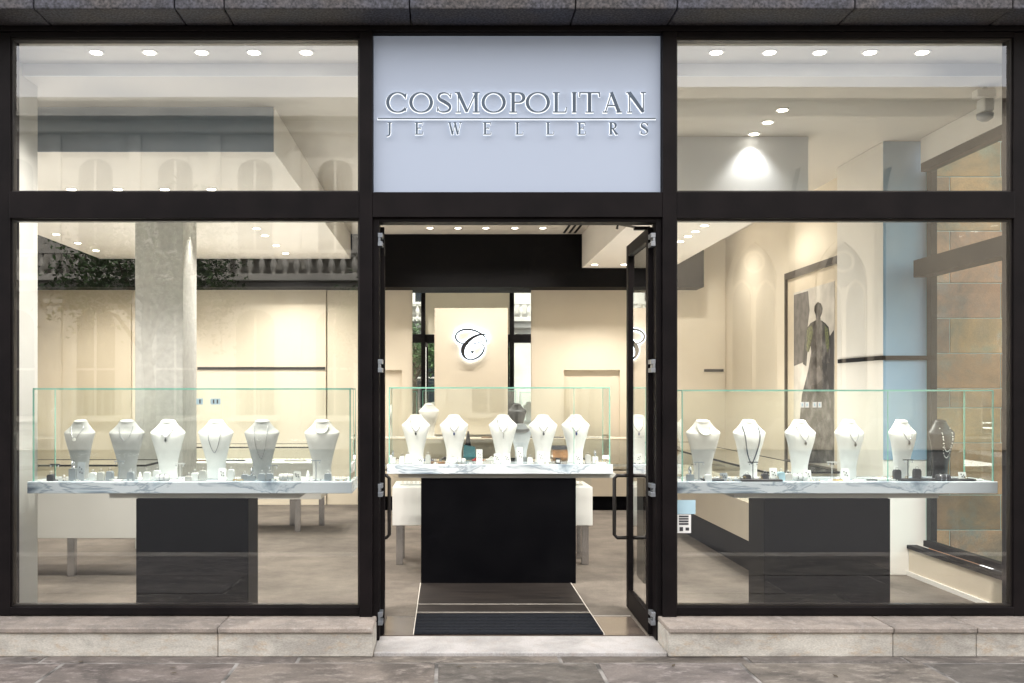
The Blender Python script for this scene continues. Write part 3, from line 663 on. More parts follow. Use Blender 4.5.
def case(name,label,x0,x1,y0,y1,z0,z1,splits=()):
    t=thing(name,label,'glass case',((x0+x1)/2,y0,z0)); th=.006
    def pane(nm,*b_): q=MB(); q.box(*b_); return q.build(nm,'case_glass',t)
    pane('front_pane',x0+th,x1-th,y0,y0+th,z0,z1-th); pane('back_pane',x0+th,x1-th,y1-th,y1,z0,z1-th)
    pane('side_pane',x0,x0+th-.0005,y0,y1,z0,z1-th); pane('side_pane',x1-th+.0005,x1,y0,y1,z0,z1-th)
    pane('top_pane',x0,x1,y0,y1,z1-th+.0005,z1)
    e=MB(); w_=.0085
    e.box(x0-.001,x1+.001,y0-.002,y0+w_,z1-w_,z1+.001); e.box(x0-.001,x1+.001,y1-w_,y1+.002,z1-w_,z1+.001)
    e.box(x0-.002,x0+w_,y0+w_,y1-w_,z1-w_,z1+.0015); e.box(x1-w_,x1+.002,y0+w_,y1-w_,z1-w_,z1+.0015)
    for xx in (x0-.002,x1-w_+.002):
        for yy in (y0-.002,y1-w_+.002): e.box(xx,xx+w_,yy,yy+w_,z0+.0005,z1-w_-.0005)
    for sx in splits: e.box(sx-.002,sx+.002,y0-.0025,y0+.0065,z0+.0005,z1-w_-.0005)
    e.build('green_edges','glass_edge',t)
TZ=.939
case('glass_showcase','long glass showcase on the left marble table',X(33,6.27),X(350.5,6.27),.27,.62,TZ,1.53)
case('glass_showcase','glass showcase on the marble table facing the doorway',X(389,7.78),X(610,7.78),1.78,2.12,TZ,1.545,(X(574,7.78),))
case('glass_showcase','long glass showcase on the right marble table',X(682,6.27),X(993.5,6.27),.27,.62,TZ,1.52,(X(888,6.27),))

# ------------------------------------------------------------------ jewellery busts
LV=[(0,.066,.036,.010),(.015,.063,.036,.010),(.05,.060,.034,.008),(.09,.061,.035,.006),(.15,.073,.038,.002),(.20,.086,.042,-.004),(.25,.100,.046,-.008),(.292,.113,.046,-.004),(.303,.114,.043,0),(.311,.108,.040,.002),(.326,.090,.036,.005),(.342,.074,.034,.007),(.356,.061,.032,.008),(.368,.052,.031,.008),(.376,.047,.030,.006),(.380,.042,.027,.006)]
def lvl(z):
    for a,b_ in zip(LV,LV[1:]):
        if a[0]<=z<=b_[0]:
            f=(z-a[0])/(b_[0]-a[0]); return [a[i]+(b_[i]-a[i])*f for i in (1,2,3)]
    return LV[-1][1:]
def bust_mesh(sc=1.0):
    q=MB(); k=32; rings=[]
    P=catm([(*a,) for a in LV],2)
    for z,rx,ry,yo in P:
        rg=[]
        for j in range(k):
            a=2*math.pi*j/k; c,s_=math.cos(a),math.sin(a); e=1.02
            tilt = 0 if z<.34 else min(1,(z-.34)/.04)*.10
            x_=rx*abs(c)**e*(1 if c>0 else -1); y_=ry*abs(s_)**e*(1 if s_>0 else -1)+yo
            if y_>0: y_*=.8
            rg.append(Vector((x_*sc,y_*sc,(z+ y_*tilt*3)*sc)))
        rings.append(rg)
    q.loft(rings); return q
def surf(x,z,gap=.004):
    rx,ry,yo=lvl(z); u=min(.97,abs(x)/rx); return (x, -ry*(1-u**(2/1.02))**(.51)+yo-gap, z)
protos={}
def bust(x,y,m,rz,label,sc=1.0,z=TZ,group='necklace busts in the showcases'):
    t=thing('necklace_bust',label,'display bust',(x,y,z+.001),rz,group)
    key=(m,sc)
    if key not in protos:
        o=bust_mesh(sc).build('torso',m,t,smooth=True,world=False); protos[key]=o
    else:
        o=protos[key].copy(); COL.objects.link(o); o.parent=t
    return t
def necklace(x,y,rz,kind,label,m='silver',pm='gem_dark',drop=.20,wid=.045,sc=1.0,z=TZ):
    t=thing('necklace',label,'necklace',(x,y,z+.001),rz,'necklaces worn by the busts')
    pts=[]; n_=28
    for i in range(n_+1):
        u=-1+2*i/n_; xx=wid*math.sin(u*math.pi/2)
        f=abs(u)
        if kind in('pearls','collar'): zz=drop+(.352-drop)*f**2.2
        else: zz=drop+(.345-drop)*(f**1.35)
        p=surf(xx,zz); pts.append(tuple(c*sc for c in p))
    if kind=='pearls':
        q=MB()
        for i in range(n_): q.ball(Vector(pts[i])+Vector((0,-.003,0)),.0065,8)
        q.build('bead_string','pearl',t,smooth=True,world=False)
    elif kind=='beads':
        for zz in (drop,drop+.04):
            q=MB()
            for i in range(21):
                u=-1+2*i/20; p=surf(wid*1.1*math.sin(u*math.pi/2), zz+(.33-zz)*abs(u)**2); q.ball(Vector(p)+Vector((0,-.002,0)),.0035 if i%2 else .0045,6)
            q.build('bead_string','pearl',t,world=False)
    else:
        q=MB(); q.tube(pts,.0022 if kind!='rope' else .004,6); q.build('chain',m,t,smooth=True,world=False)
        if kind in ('pendant',):
            p=Vector(pts[n_//2]); q=MB(); q.lathe([(.001,-.03),(.007,-.022),(.0075,-.012),(.003,-.003),(.001,.003)],10,tuple(p+Vector((0,-.004,0)))); q.build('pendant',pm,t,smooth=True,world=False)
        if kind=='disc':
            p=Vector(pts[n_//2]); q=MB(); q.lathe([(.011,-.003),(.011,.003)],16); bmesh.ops.rotate(q.bm,verts=q.bm.verts,matrix=Matrix.Rotation(R(90),3,'X'),cent=(0,0,0)); bmesh.ops.translate(q.bm,verts=q.bm.verts,vec=p+Vector((0,-.006,-.006))); q.build('pendant','pearl',t,world=False)
        if kind=='lariat':
            p=Vector(pts[n_//2]); q=MB()
            for k in range(4): q.ball(p+Vector((0,-.003,-.012-.012*k)),.0045,6)
            q.build('pendant','gem_dark',t,world=False)
DB=6.45
L_=[(80,'bust_shaded',-24,'shaded grey bust turned aside at the left end of the left showcase','disc','short necklace with round white pendant on the leftmost shaded grey bust',.265),
 (127,'bust_shaded',6,'shaded grey bust second from the left in the left showcase','chain','fine silver chain on the second shaded grey bust of the left showcase',.25),
 (168,'bust_white',0,'white bust between a shaded grey bust and another white bust in the left showcase','pendant','tiny pendant necklace on the third bust of the left showcase',.27),
 (216,'bust_white',0,'white bust fourth from the left in the left showcase','chain','fine chain on the fourth bust of the left showcase',.17),
 (262,'bust_shaded',0,'shaded grey bust fifth from the left in the left showcase','chain','long fine chain on the fifth bust of the left showcase',.13),
 (322,'bust_cream',0,'softly shaded grey bust at the right end of the left showcase','pearls','white pearl collar on the rightmost bust of the left showcase',.300)]
R_=[(703,'bust_cream',6,'soft grey bust at the left end of the right showcase','pearls','chunky white pearl collar on the leftmost bust of the right showcase',.288),
 (749,'bust_white',18,'white bust second from the left in the right showcase','rope','long dark beaded rope on the second bust of the right showcase',.10),
 (800,'bust_white',24,'white bust third from the left turned aside in the right showcase','pendant','dark pendant on the third bust of the right showcase',.25),
 (849,'bust_white',30,'white bust fourth from the left in the right showcase','pendant','tiny pendant on the fourth bust of the right showcase',.24),
 (902,'bust_white',34,'white bust beside the black bust in the right showcase','pendant','slanting pendant chain on the bust beside the black one',.25),
 (941,'bust_black',38,'glossy black bust at the right end of the right showcase','beads','scattered pearl strands on the black bust',.14)]
for px,m_,rz,lab,kind,nl,dr in L_+R_:
    rz*=.65
    x=X(px,DB); y=.45; bust(x,y,m_,R(rz),lab)
    necklace(x,y,R(rz),kind,nl,m='letter_metal' if kind=='rope' else 'silver',drop=dr,wid=.055 if kind in('rope',) else .043)
C_=[(416,'white bust at the left end of the doorway showcase','dark pendant on the leftmost bust of the doorway showcase','pendant','gem_dark'),
 (454,'white bust second from the left in the doorway showcase','small blue pendant on the second bust of the doorway showcase','pendant','gem_blue'),
 (503,'white bust in the middle of the doorway showcase','long drop pendant on the middle bust of the doorway showcase','lariat','gem_dark'),
 (543,'white bust fourth from the left in the doorway showcase','slim dark pendant on the fourth bust of the doorway showcase','pendant','gem_dark'),
 (575.5,'white bust at the right end of the doorway showcase','deep blue pendant on the rightmost bust of the doorway showcase','pendant','gem_blue')]
for px,lab,nl,kind,pm in C_:
    x=X(px,7.95); bust(x,1.95,'bust_white',0,lab); necklace(x,1.95,0,kind,nl,drop=.25,pm=pm)

# ------------------------------------------------------------------ small display pieces in the cases
def base_disc(q,r=.02): q.lathe([(r,0),(r,.003),(.006,.006)],14)
def piece(kind,px,D,label,z=TZ,m=None,h=None,rz=0,group=None):
    x=X(px,D); y=D-6; z+=.001
    G=group or 'small jewellery displays in the showcases'
    if kind=='tstand':
        h=h or .11; t=thing('earring_stand',label,'jewellery stand',(x,y,z),R(rz),G)
        q=MB(); base_disc(q,.024); q.build('base',m or 'grey_card',t,world=False)
        q=MB(); q.tube([(0,0,.004),(0,0,h)],.0028,6); q.build('post',m or 'grey_card',t,world=False)
        q=MB(); q.box(-.032,.032,-.004,.004,h,h+.006); q.build('bar',m or 'grey_card',t,world=False)
        for s_ in (-1,1):
            q=MB(); q.lathe([(.001,-.016),(.004,-.010),(.001,-.001)],8,(s_*.024,-.006,h)); q.build('earring','silver',t,world=False)
    elif kind=='block':
        h=h or .045; t=thing('ring_block',label,'ring holder',(x,y,z),R(rz),G)
        q=MB(); q.poly([(-.022,0),(.022,0),(.022,h*.8),(.016,h),(-.016,h),(-.022,h*.8)],-.018,.018); q.build('block',m or 'white_card',t,bevel=.002,world=False)
        q=MB(); n_=16; q.tube([(.009*math.cos(2*math.pi*i/n_),0,h+.006+.009*math.sin(2*math.pi*i/n_)) for i in range(n_)],.0014,6,closed=True); rg=q.build('ring','silver',t,world=False,smooth=True)
        q=MB(); q.ball((0,0,h+.018),.0038,6); q.build('stone','pearl',rg,world=False) if False else q.build('gem','pearl',t,world=False)
    elif kind=='card':
        h=h or .07; t=thing('earring_card',label,'jewellery card',(x,y,z),R(rz),G)
        rot=Matrix.Rotation(R(-14),3,'X')
        q=MB(); q.box(-.024,.024,-.002,.002,0,h,rot=rot); q.build('card',m or 'white_card',t,world=False)
        q=MB()
        for (a,b_) in ((-.009,h*.72),(.006,h*.62),(-.004,h*.45),(.011,h*.4)): q.ball(rot@Vector((a,-.005,b_)),.0042,6)
        q.build('earrings','gem_dark',t,world=False)
    elif kind=='pillow':
        t=thing('bangle_pillow',label,'bangle pillow',(x,y,z),R(rz),G)
        q=MB(); q.tube([(-.045,0,.022),(-.04,0,.022),(.04,0,.022),(.045,0,.022)],.02,14,rad=[.014,.021,.021,.014]); q.build('cushion',m or 'white_card',t,smooth=True,world=False)
        for xx in (-.018,.012):
            q=MB(); n_=18; q.tube([(xx,.0235*math.cos(2*math.pi*i/n_),.022+.0235*math.sin(2*math.pi*i/n_)) for i in range(n_)],.0022,6,closed=True); q.build('bangle','silver',t,smooth=True,world=False)
    elif kind=='cone':
        t=thing('ring_cone',label,'ring holder',(x,y,z),R(rz),G)
        q=MB(); q.lathe([(.018,0),(.016,.004),(.006,h or .05),(.002,(h or .05)+.003)],14); q.build('cone',m or 'white_card',t,smooth=True,world=False)
        q=MB(); n_=14; q.tube([(.0115*math.cos(2*math.pi*i/n_),.0115*math.sin(2*math.pi*i/n_),.024) for i in range(n_)],.0016,6,closed=True); q.build('ring','gold',t,world=False)
    elif kind=='tray':
        wd_=h or .12; t=thing('display_tray',label,'tray',(x,y,z),R(rz),G)
        q=MB(); q.box(-wd_/2,wd_/2,-.05,.05,0,.012); q.build('tray',m or 'velvet_tray',t,bevel=.002,world=False)
        for k in range(5):
            q=MB(); n_=12; xx=-wd_/2+wd_*(k+.5)/5; q.tube([(xx+.008*math.cos(2*math.pi*i/n_),-.02,.02+.008*math.sin(2*math.pi*i/n_)) for i in range(n_)],.0015,5,closed=True); q.build('ring','silver' if k%2 else 'gold',t,world=False)
    elif kind=='tower':
        h=h or .10; t=thing('watch_stand',label,'watch stand',(x,y,z),R(rz),G)
        q=MB(); q.box(-.022,.022,-.02,.02,0,h*.55); q.build('block',m or 'grey_card',t,bevel=.002,world=False)
        q=MB(); n_=20; q.tube([(0,.022*math.cos(2*math.pi*i/n_)*1.0,h*.55+.024+.024*math.sin(2*math.pi*i/n_)) for i in range(n_)],.006,6,closed=True); q.build('bracelet','silver',t,smooth=True,world=False)
    elif kind=='bracelet':
        t=thing('bracelet',label,'bracelet',(x,y,z),R(rz),G)
        q=MB(); n_=22
        for i in range(n_): q.ball((.03*math.cos(2*math.pi*i/n_),.02*math.sin(2*math.pi*i/n_),.006),.0045,6)
        q.build('beads',m or 'pearl',t,world=False)
    elif kind=='watchface':
        t=thing('price_plate',label,'plate',(x,y,z),R(rz),G)
        q=MB(); q.box(-.02,.02,-.006,.006,0,.045); q.build('plate','dark_card',t,bevel=.002,world=False)
        q=MB(); q.box(-.014,.014,-.0075,-.006,.010,.032); q.build('label_face','white_card',t,world=False)
    return t
Lp=[('tstand',55,6.34,'small T bar stand at the far left of the left showcase','dark_card',.10),('block',51,6.31,'dark ring block at the left end of the left showcase','dark_card',.04),
('cone',64,6.32,'pale ring cone below the leftmost grey bust','bust_cream',.035),('tower',73,6.33,'tall grey watch stand before the leftmost grey bust','grey_card',.14),('card',80,6.31,'narrow blue grey card right before the leftmost grey bust','grey_card',.12),
('block',93,6.33,'white ring block between the leftmost two shaded grey busts','white_card',.05),('block',101,6.32,'pale block with a ring left of the second shaded grey bust','counter_grey',.055),('block',110,6.33,'grey ring block left of the second shaded grey bust','grey_card',.06),
('tstand',119.5,6.32,'tall grey T bar stand before the second grey bust','grey_card',.12),('bracelet',118,6.29,'beaded bracelet lying before the second grey bust',None,None),('block',131,6.33,'grey ring block right before the second grey bust','grey_card',.055),
('cone',140,6.34,'white ring cone between the second grey bust and first white bust',None,.05),('block',147,6.32,'white ring block left of the first white bust in the left showcase','white_card',.055),('block',157,6.33,'white square block before the first white bust in the left showcase','white_card',.065),
('pillow',163,6.29,'small pale bangle pillow before the first white bust in the left showcase',None,None),('tstand',180,6.33,'white T bar stand between the two white busts of the left showcase','white_card',.105),
('block',189,6.31,'cream block between the two white busts of the left showcase','bust_cream',.03),('block',195,6.32,'white ring block left of the fourth bust','white_card',.05),('block',203,6.33,'taller pale ring block before the fourth bust','counter_grey',.065),
('card',222,6.31,'white card before the fourth bust of the left showcase','white_card',.08),('block',231,6.32,'white ring block right of the fourth bust','white_card',.07),('bracelet',238,6.3,'bracelet lying between the fourth and fifth busts','gold',None),
('block',245,6.33,'grey ring block left of the fifth bust','grey_card',.04),('tower',252,6.32,'grey watch stand before the fifth bust','grey_card',.06),('block',262,6.33,'wide grey block before the fifth bust','grey_card',.045),('block',270,6.33,'second grey block before the fifth bust, nearer the right','grey_card',.045),
('tstand',273,6.35,'thin grey T bar stand right of the fifth bust','grey_card',.09),('pillow',286,6.33,'cream bangle pillow between the fifth and rightmost busts','bust_cream',None),('card',297,6.31,'pale leaning card left of the rightmost bust in the left showcase','counter_grey',.06),
('cone',308,6.32,'white ring cone left before the rightmost bust of the left showcase',None,.06),('tstand',316,6.32,'grey T bar stand before the rightmost bust of the left showcase','grey_card',.125),('block',328,6.33,'blue grey ring block before the rightmost bust of the left showcase','grey_card',.045),
('tray',341,6.36,'small cream tray at the right end of the left showcase','bust_cream',.07)]
for k,px,D,lab,m_,h_ in Lp: piece(k,px,D,lab,m=m_,h=h_)
Rp=[('tower',690,6.33,'grey watch stand at the left end of the right showcase','grey_card',.07),('tstand',699,6.31,'thin grey T bar stand before the leftmost bust of the right showcase','grey_card',.115),('tray',712,6.33,'dark tray of rings before the leftmost bust of the right showcase','velvet_tray',.13),
('block',708,6.29,'small white ring block before the leftmost bust of the right showcase','white_card',.04),('card',724,6.31,'small grey card between the first two busts of the right showcase','grey_card',.05),('tray',738,6.33,'grey tray of rings left of the rope bust','grey_card',.10),
('tstand',753,6.31,'dark T bar stand before the bust with the long rope','dark_card',.115),('block',747,6.30,'black ring block left of the dark T bar stand','dark_card',.04),('tray',760,6.30,'long black tray under the bust with the long rope','dark_card',.26),
('block',765,6.32,'wide black ring block right of the bust with the long rope','dark_card',.045),('card',774,6.33,'small white frame card between the second and third busts','white_card',.08),('block',781,6.33,'pale blue ring block beside the small white frame card','sticker_blue',.055),
('block',788,6.34,'cream ring block left of the third bust in the right showcase','bust_cream',.045),('pillow',800,6.31,'white bangle pillow before the third bust of the right showcase',None,None),('card',808,6.30,'white card with dark earrings before the third bust','white_card',.07),
('tstand',832,6.32,'white T bar stand between the third and fourth busts of the right showcase','white_card',.115),('bracelet',838,6.29,'gold bead bracelet left before the fourth bust','gold',None),('card',846,6.31,'white card with earrings before the fourth bust of the right showcase','white_card',.08),('bracelet',858,6.29,'pearl bracelet right before the fourth bust',None,None),
('bracelet',872,6.30,'bead bracelet between the fourth bust and the white bust beside the black one','dark_card',None),('tray',884,6.33,'white tray between the fourth bust and the white bust beside the black one','white_card',.10),('tstand',908,6.31,'dark T bar stand before the white bust beside the black one','dark_card',.13),
('block',897,6.32,'black ring block left of the bust beside the black one','dark_card',.07),('block',917,6.32,'black ring block between the last white bust and the black bust','dark_card',.075),('tray',935,6.33,'wide black tray under the black bust','dark_card',.48),
('pillow',943,6.29,'dark bangle pillow before the black bust','dark_card',None),('card',963,6.32,'small white card right of the black bust','white_card',.055),('bracelet',978,6.31,'pearl bracelet at the right end of the right showcase',None,None)]
for k,px,D,lab,m_,h_ in Rp: piece(k,px,D,lab,m=m_,h=h_)
Cp=[('tower',393,7.86,'small white watch stand at the left end of the doorway showcase','white_card',.09),('block',402,7.85,'white ring block before the leftmost bust of the doorway showcase','white_card',.06),('block',408,7.84,'taller white ring block before the leftmost bust of the doorway showcase','white_card',.075),
('card',420,7.83,'white card with red stones before the leftmost doorway bust','white_card',.05),('block',428,7.85,'pale grey ring block between the first two doorway busts','counter_grey',.07),('tray',438,7.87,'gold tray of rings between the first two doorway busts','amber',.11),
('block',453,7.84,'white ring block before the second doorway bust','white_card',.045),('pillow',460,7.84,'white bangle pillow before the second doorway bust',None,None),('card',479.5,7.83,'tall white card with dark gems between the second and middle doorway busts','white_card',.115),
('card',497,7.84,'white earring card left before the middle doorway bust','white_card',.08),('card',507,7.84,'white earring card right before the middle doorway bust','white_card',.08),('card',520,7.82,'tall white card with dark gems right of the middle doorway bust','white_card',.135),
('block',530,7.85,'white ring block left of the fourth doorway bust','white_card',.05),('card',541,7.84,'white earring card before the fourth doorway bust','white_card',.10),('watchface',558,7.83,'small dark plate with a white face between the last two doorway busts',None,None),
('card',578,7.84,'white earring card before the rightmost doorway bust','white_card',.08),('block',588,7.86,'cream ring block right of the rightmost doorway bust','bust_cream',.07),('tower',595,7.86,'white watch stand right of the rightmost doorway bust','white_card',.10),('tray',600,7.84,'white tray at the right end of the doorway showcase','white_card',.08)]
for k,px,D,lab,m_,h_ in Cp: piece(k,px,D,lab,m=m_,h=h_)

# tiny tags and loose earrings between the displays
def tags(px0,px1,D0,n_,where,seed):
    rnd=random.Random(seed)
    for i in range(n_):
        D=D0+rnd.uniform(-.03,.05); x=X(px0+(px1-px0)*(i+rnd.uniform(.2,.8))/n_,D); y=D-6
        t=thing('price_tag',f'tiny white folded price tag among the small displays in the {where} showcase','price tag',(x,y,TZ+.001),R(rnd.uniform(-25,25)),f'tiny price tags in the {where} showcase')
        q=MB(); q.poly([(-.009,0),(.009,0),(.009,.013),(-.009,.013)],-.0015,-.0005); q.build('tag_face','white_card',t,world=False)
        q=MB()
        for k in range(2): q.ball((-.018+.036*k,-.004,.005),.0042,6)
        q.build('stud_earrings',rnd.choice(['silver','gold','gem_dark','pearl']),t,world=False)
tags(48,348,6.30,17,'left',1); tags(690,988,6.30,17,'right',2); tags(394,606,7.82,12,'doorway',3)
# ------------------------------------------------------------------ sit-down counters behind
def counter(label,x0,x1,y0,y1,z0,z1,zg,legs,body='white_lacquer',glass_=True):
    t=thing('sales_counter',label,'counter',((x0+x1)/2,(y0+y1)/2,0),group='sales counters inside the shop')
    q=MB(); q.box(x0,x1,y0,y1,z0,z1); q.build('body',body,t,bevel=.004)
    if glass_:
        q=MB(); q.box(x0+.01,x1-.01,y0+.01,y1-.01,z1+.001,zg); q.build('vitrine','case_glass',t)
        q=MB(); 
        for (a,b_,c_,d_) in ((x0,x1,y0,y0+.012),(x0,x1,y1-.012,y1),(x0,x0+.012,y0+.012,y1-.012),(x1-.012,x1,y0+.012,y1-.012)): q.box(a,b_,c_,d_,zg-.012,zg+.003)
        q.build('vitrine_edge','black_lam',t)
    for lx,ly in legs:
        q=MB(); q.box(lx-.03,lx+.03,ly-.03,ly+.03,0,z0-.001); q.build('leg','silver',t,bevel=.003)
    return t
def traygroup(x0,x1,y0,y1,z,n_,where):
    ms=['white_card','bust_cream','white_card','velvet_tray','amber','white_card']
    for i in range(n_):
        x=x0+(x1-x0)*(i+.5)/n_
        t=piece('tray',447,6,f'{ORD[i]} small jewellery tray from the left {where}',z=z,m=ms[(i*5+n_)%6],h=(x1-x0)/n_*.7); t.location.x=x; t.location.y=(y0+y1)/2; t['group']='trays in the sales counters'
counter('low white sales counter behind the doorway table',X(393,8.6),X(591,8.6),2.5,3.1,.36,.69,.90,[(X(400,8.7),2.65),(X(584,8.7),2.65),(X(400,8.7),2.98),(X(584,8.7),2.98)])
traygroup(X(395,8.6),X(589,8.6),2.55,2.9,.69,6,'inside the low counter behind the doorway table')
counter('pale grey sales counter at the far left of the shop',-4.6,-2.42,1.95,2.6,.33,.72,.92,[(X(72,8.1),2.1),(-4.2,2.1)],body='counter_grey')
traygroup(-3.6,-2.5,2.0,2.5,.72,4,'inside the pale grey counter at the far left')
counter('white sales counter deeper in the shop seen right of the left table base',-3.3,-1.35,4.6,5.3,.36,.75,.92,[(X(281,9.6)+.0,3.8+.9),(-1.42,5.2),(-3.2,4.7),(-1.75,5.2)])
traygroup(-3.2,-1.5,4.7,5.1,.75,5,'inside the white counter deeper in the left half')
counter('long cream sales counter running back along the right side',2.42,3.0,1.5,6.1,.31,.62,.90,[],body='cream_lacquer')
traygroup(2.46,2.96,1.6,2.2,.62,3,'in the long cream counter on the right')
q=MB(); q.box(2.55,2.95,1.7,6.0,0,.309); tag(q.build('counter_plinth','black_lam'),'dark plinth under the long cream counter on the right','plinth')
def ceiling_fill(x0,x1,y0,y1,z,wt):  # added fill above the counters, aimed up to brighten the ceiling
    ld=bpy.data.lights.new('ceiling_fill_light','AREA'); ld.shape='RECTANGLE'; ld.size=x1-x0; ld.size_y=y1-y0; ld.energy=wt; ld.color=(1,.95,.87)
    lo=bpy.data.objects.new('ceiling_fill_light',ld); COL.objects.link(lo); lo.location=((x0+x1)/2,(y0+y1)/2,z); lo.rotation_euler=(R(180),0,0)
ceiling_fill(X(395,8.6),X(589,8.6),2.55,3.05,.93,3.5)
ceiling_fill(-4.5,-2.5,2.0,2.5,.95,13); ceiling_fill(-3.2,-1.45,4.7,5.2,.95,13); ceiling_fill(2.5,2.9,1.7,5.9,.93,12)
# back cabinets
t=thing('back_cabinet','long cream cabinet with lit glass top along the back wall','cabinet',(0,6.8,0))
x0,x1=-1.0,2.95
q=MB(); q.box(x0,x1,6.65,BW-.25,0,.18); q.build('plinth','black_lam',t)
q=MB(); q.box(x0,x1,6.6,BW-.24,.181,.50); q.build('body','cream_lacquer',t,bevel=.004)
q=MB(); q.box(x0+.01,x1-.01,6.62,BW-.26,.56,.565); q.build('shelf','white_lacquer',t)
q=MB(); q.box(x0,x1,6.6,6.61,.501,.90); q.build('glass_front','case_glass',t)
q=MB(); q.box(x0,x1,6.6,BW-.23,.901,.92); q.build('top','cream_lacquer',t,bevel=.003)
traygroup(x0+.1,x1-.1,6.7,6.85,.566,7,'on the lit shelf of the back cabinet')
traygroup(x0+.1,x1-.1,6.7,6.85,.921,6,'on top of the back cabinet')
bust(X(429,12.8),6.8,'bust_white',0,'white bust on the back cabinet beneath the left mirror strip',1.15,z=.92)
bust(X(517,12.8),6.8,'bust_black',R(20),'dark bust on the back cabinet beneath the right mirror strip',1.15,z=.92)
# bag, box and boxes seen between the busts
t=thing('gift_bag','teal gift bag with dark handles behind the second doorway bust','gift bag',(X(469,8.8),2.8,.90))
q=MB(); q.poly([(X(463,8.8),.905),(X(476,8.8),.905),(X(475,8.8),1.02),(X(464,8.8),1.04)],2.76,2.86); q.build('bag','teal_cloth',t)
q=MB(); q.poly([(X(465,8.8),1.035),(X(471,8.8),1.03),(X(469,8.8),1.16),(X(467.5,8.8),1.16)],2.79,2.82); q.build('flap','black_lam',t)
t=thing('gift_box','brown amber gift box between the last two doorway busts','box',(X(560,8.8),2.8,.90))
q=MB(); q.box(X(552,8.8),X(571,8.8),2.72,2.88,.905,1.0); q.build('carton','amber',t,bevel=.003)
q=MB(); q.box(X(551,8.8),X(572,8.8),2.715,2.885,1.001,1.03); q.build('lid','dark_card',t,bevel=.003)
t=thing('scarf_bust','grey draped display form right of the middle doorway bust','display form',(X(521,8.8),2.8,.90))
q=bust_mesh(.85); q.build('torso','grey_card',t,smooth=True,world=False)
q=MB(); n_=20; q.tube([(.06*math.cos(2*math.pi*i/n_),.05*math.sin(2*math.pi*i/n_),.27+.008*math.sin(2*math.pi*i/n_)) for i in range(n_)],.016,8,closed=True); q.build('scarf','dark_card',t,smooth=True,world=False)
for i,(px,m_,lb) in enumerate(((428,'gem_blue','dark blue'),(445,'dark_card','black'),(478,'red_cloth','red'),(492,'white_card','white'),(402,'bust_cream','cream'),(459,'gem_dark','navy'))):
    x=X(px,8.5); q=MB(); q.box(x-.05,x+.05,2.52,2.60,.905,.925); q.poly([(x-.035,.9255),(x+.035,.9255),(x,.955)],2.535,2.585)
    tag(q.build('jewellery_case',m_,bevel=.003),f'small {lb} jewellery case on the low counter behind the doorway table','case')
# ------------------------------------------------------------------ stickers
def sticker(px0,px1,py0,py1,y,m,label,marks=(),mm='dark_card'):
    D=6+y; t=thing('sticker',label,'sticker',(X((px0+px1)/2,D),y,Z(py1,D)))
    q=MB(); q.box(X(px0,D),X(px1,D),y-.002,y,Z(py1,D),Z(py0,D)); q.build('sheet',m,t)
    if marks:
        q=MB()
        for a,b_,c_,d_ in marks: q.box(X(a,D),X(b_,D),y-.0032,y-.0021,Z(d_,D),Z(c_,D))
        q.build('print',mm,t)
sticker(676.5,691,514.5,533,.006,'white_card','white notice sticker with a dark block at the lower left of the right window',((679,688.5,515.5,517.2),(679,688.5,518,519.6),(679,688.5,520.4,522.2),(679,688.5,523,524.8),(679.5,683,527,531),(685.5,689,527.5,530.5)))
sticker(675.5,695.5,500,514,.006,'sticker_blue','pale blue notice sticker at the lower left of the right window')
sticker(196.5,203,398.5,404.5,.266,'sticker_blue','small pale blue sticker with a dark stroke on the left showcase',((199.3,200.7,399.5,403.5),))
sticker(210.5,220.5,398.5,404.5,.266,'sticker_blue','small pale blue sticker with two dark strokes on the left showcase',((213,214.4,399.5,403.5),(216.8,218.2,399.5,403.5)))
for i,px in enumerate((800.5,805.2,812.8,817.8)):
    sticker(px,px+3.8,402,407.5,.266,'white_card',f'{ORD[i]} tiny pale sticker square from the left on the right showcase',((px+1.2,px+2.4,403.5,406),),'sticker_blue')

# ================================================================== ACROSS THE STREET (seen in the glass)
OY=-20
cb=thing('classical_building','pale classical stone building across the street reflected in the left windows','building',(-8,OY,0))
q=MB(); q.box(-26,3.5,OY-8,OY,0,9.3); q.build('wall','classic_stone',cb)
q=MB()
for zz,hh,dd in ((4.15,.25,.35),(4.40,.18,.55),(8.3,.3,.3),(8.6,.2,.7)): q.box(-26-dd*.0,3.5,OY-.01,OY+dd,zz,zz+hh)
q.build('cornice','classic_stone',cb,bevel=.02)
for i in range(14):
    x=-25+i*2.1; q=MB(); q.box(x-.18,x+.18,OY-.02,OY+.14,0,4.14); q.box(x-.24,x+.24,OY-.02,OY+.2,3.85,4.1); q.box(x-.16,x+.16,OY-.02,OY+.12,4.6,8.28); q.build('pilaster','classic_stone',cb,bevel=.01)
    if i<13:
        x+=1.05
        for z0,z1,wd_ in ((.9,3.3,.5),(5.2,7.3,.45)):
            q=MB(); pts=[(x-wd_,z0),(x+wd_,z0)]+[(x+wd_*math.cos(R(a)),z1+wd_*.8*math.sin(R(a))) for a in range(0,181,20)]
            q.poly(pts,OY+.003,OY+.02); wn=q.build('window','window_dark',cb)
            q=MB(); q.box(x-.03,x+.03,OY+.021,OY+.05,z0,z1+.3); q.box(x-wd_,x-.031,OY+.021,OY+.05,(z0+z1)/2,(z0+z1)/2+.06); q.box(x+.031,x+wd_,OY+.021,OY+.05,(z0+z1)/2,(z0+z1)/2+.06); q.box(x-wd_-.15,x+wd_+.15,OY+.003,OY+.2,z0-.15,z0-.01); q.build('window_frame','classic_stone',wn)
q=MB()
for i in range(92):
    x=-24+i*.3; q.lathe([(.05,0),(.05,.06),(.09,.18),(.09,.26),(.04,.42),(.06,.52)],8,(x,OY+.42,4.585))
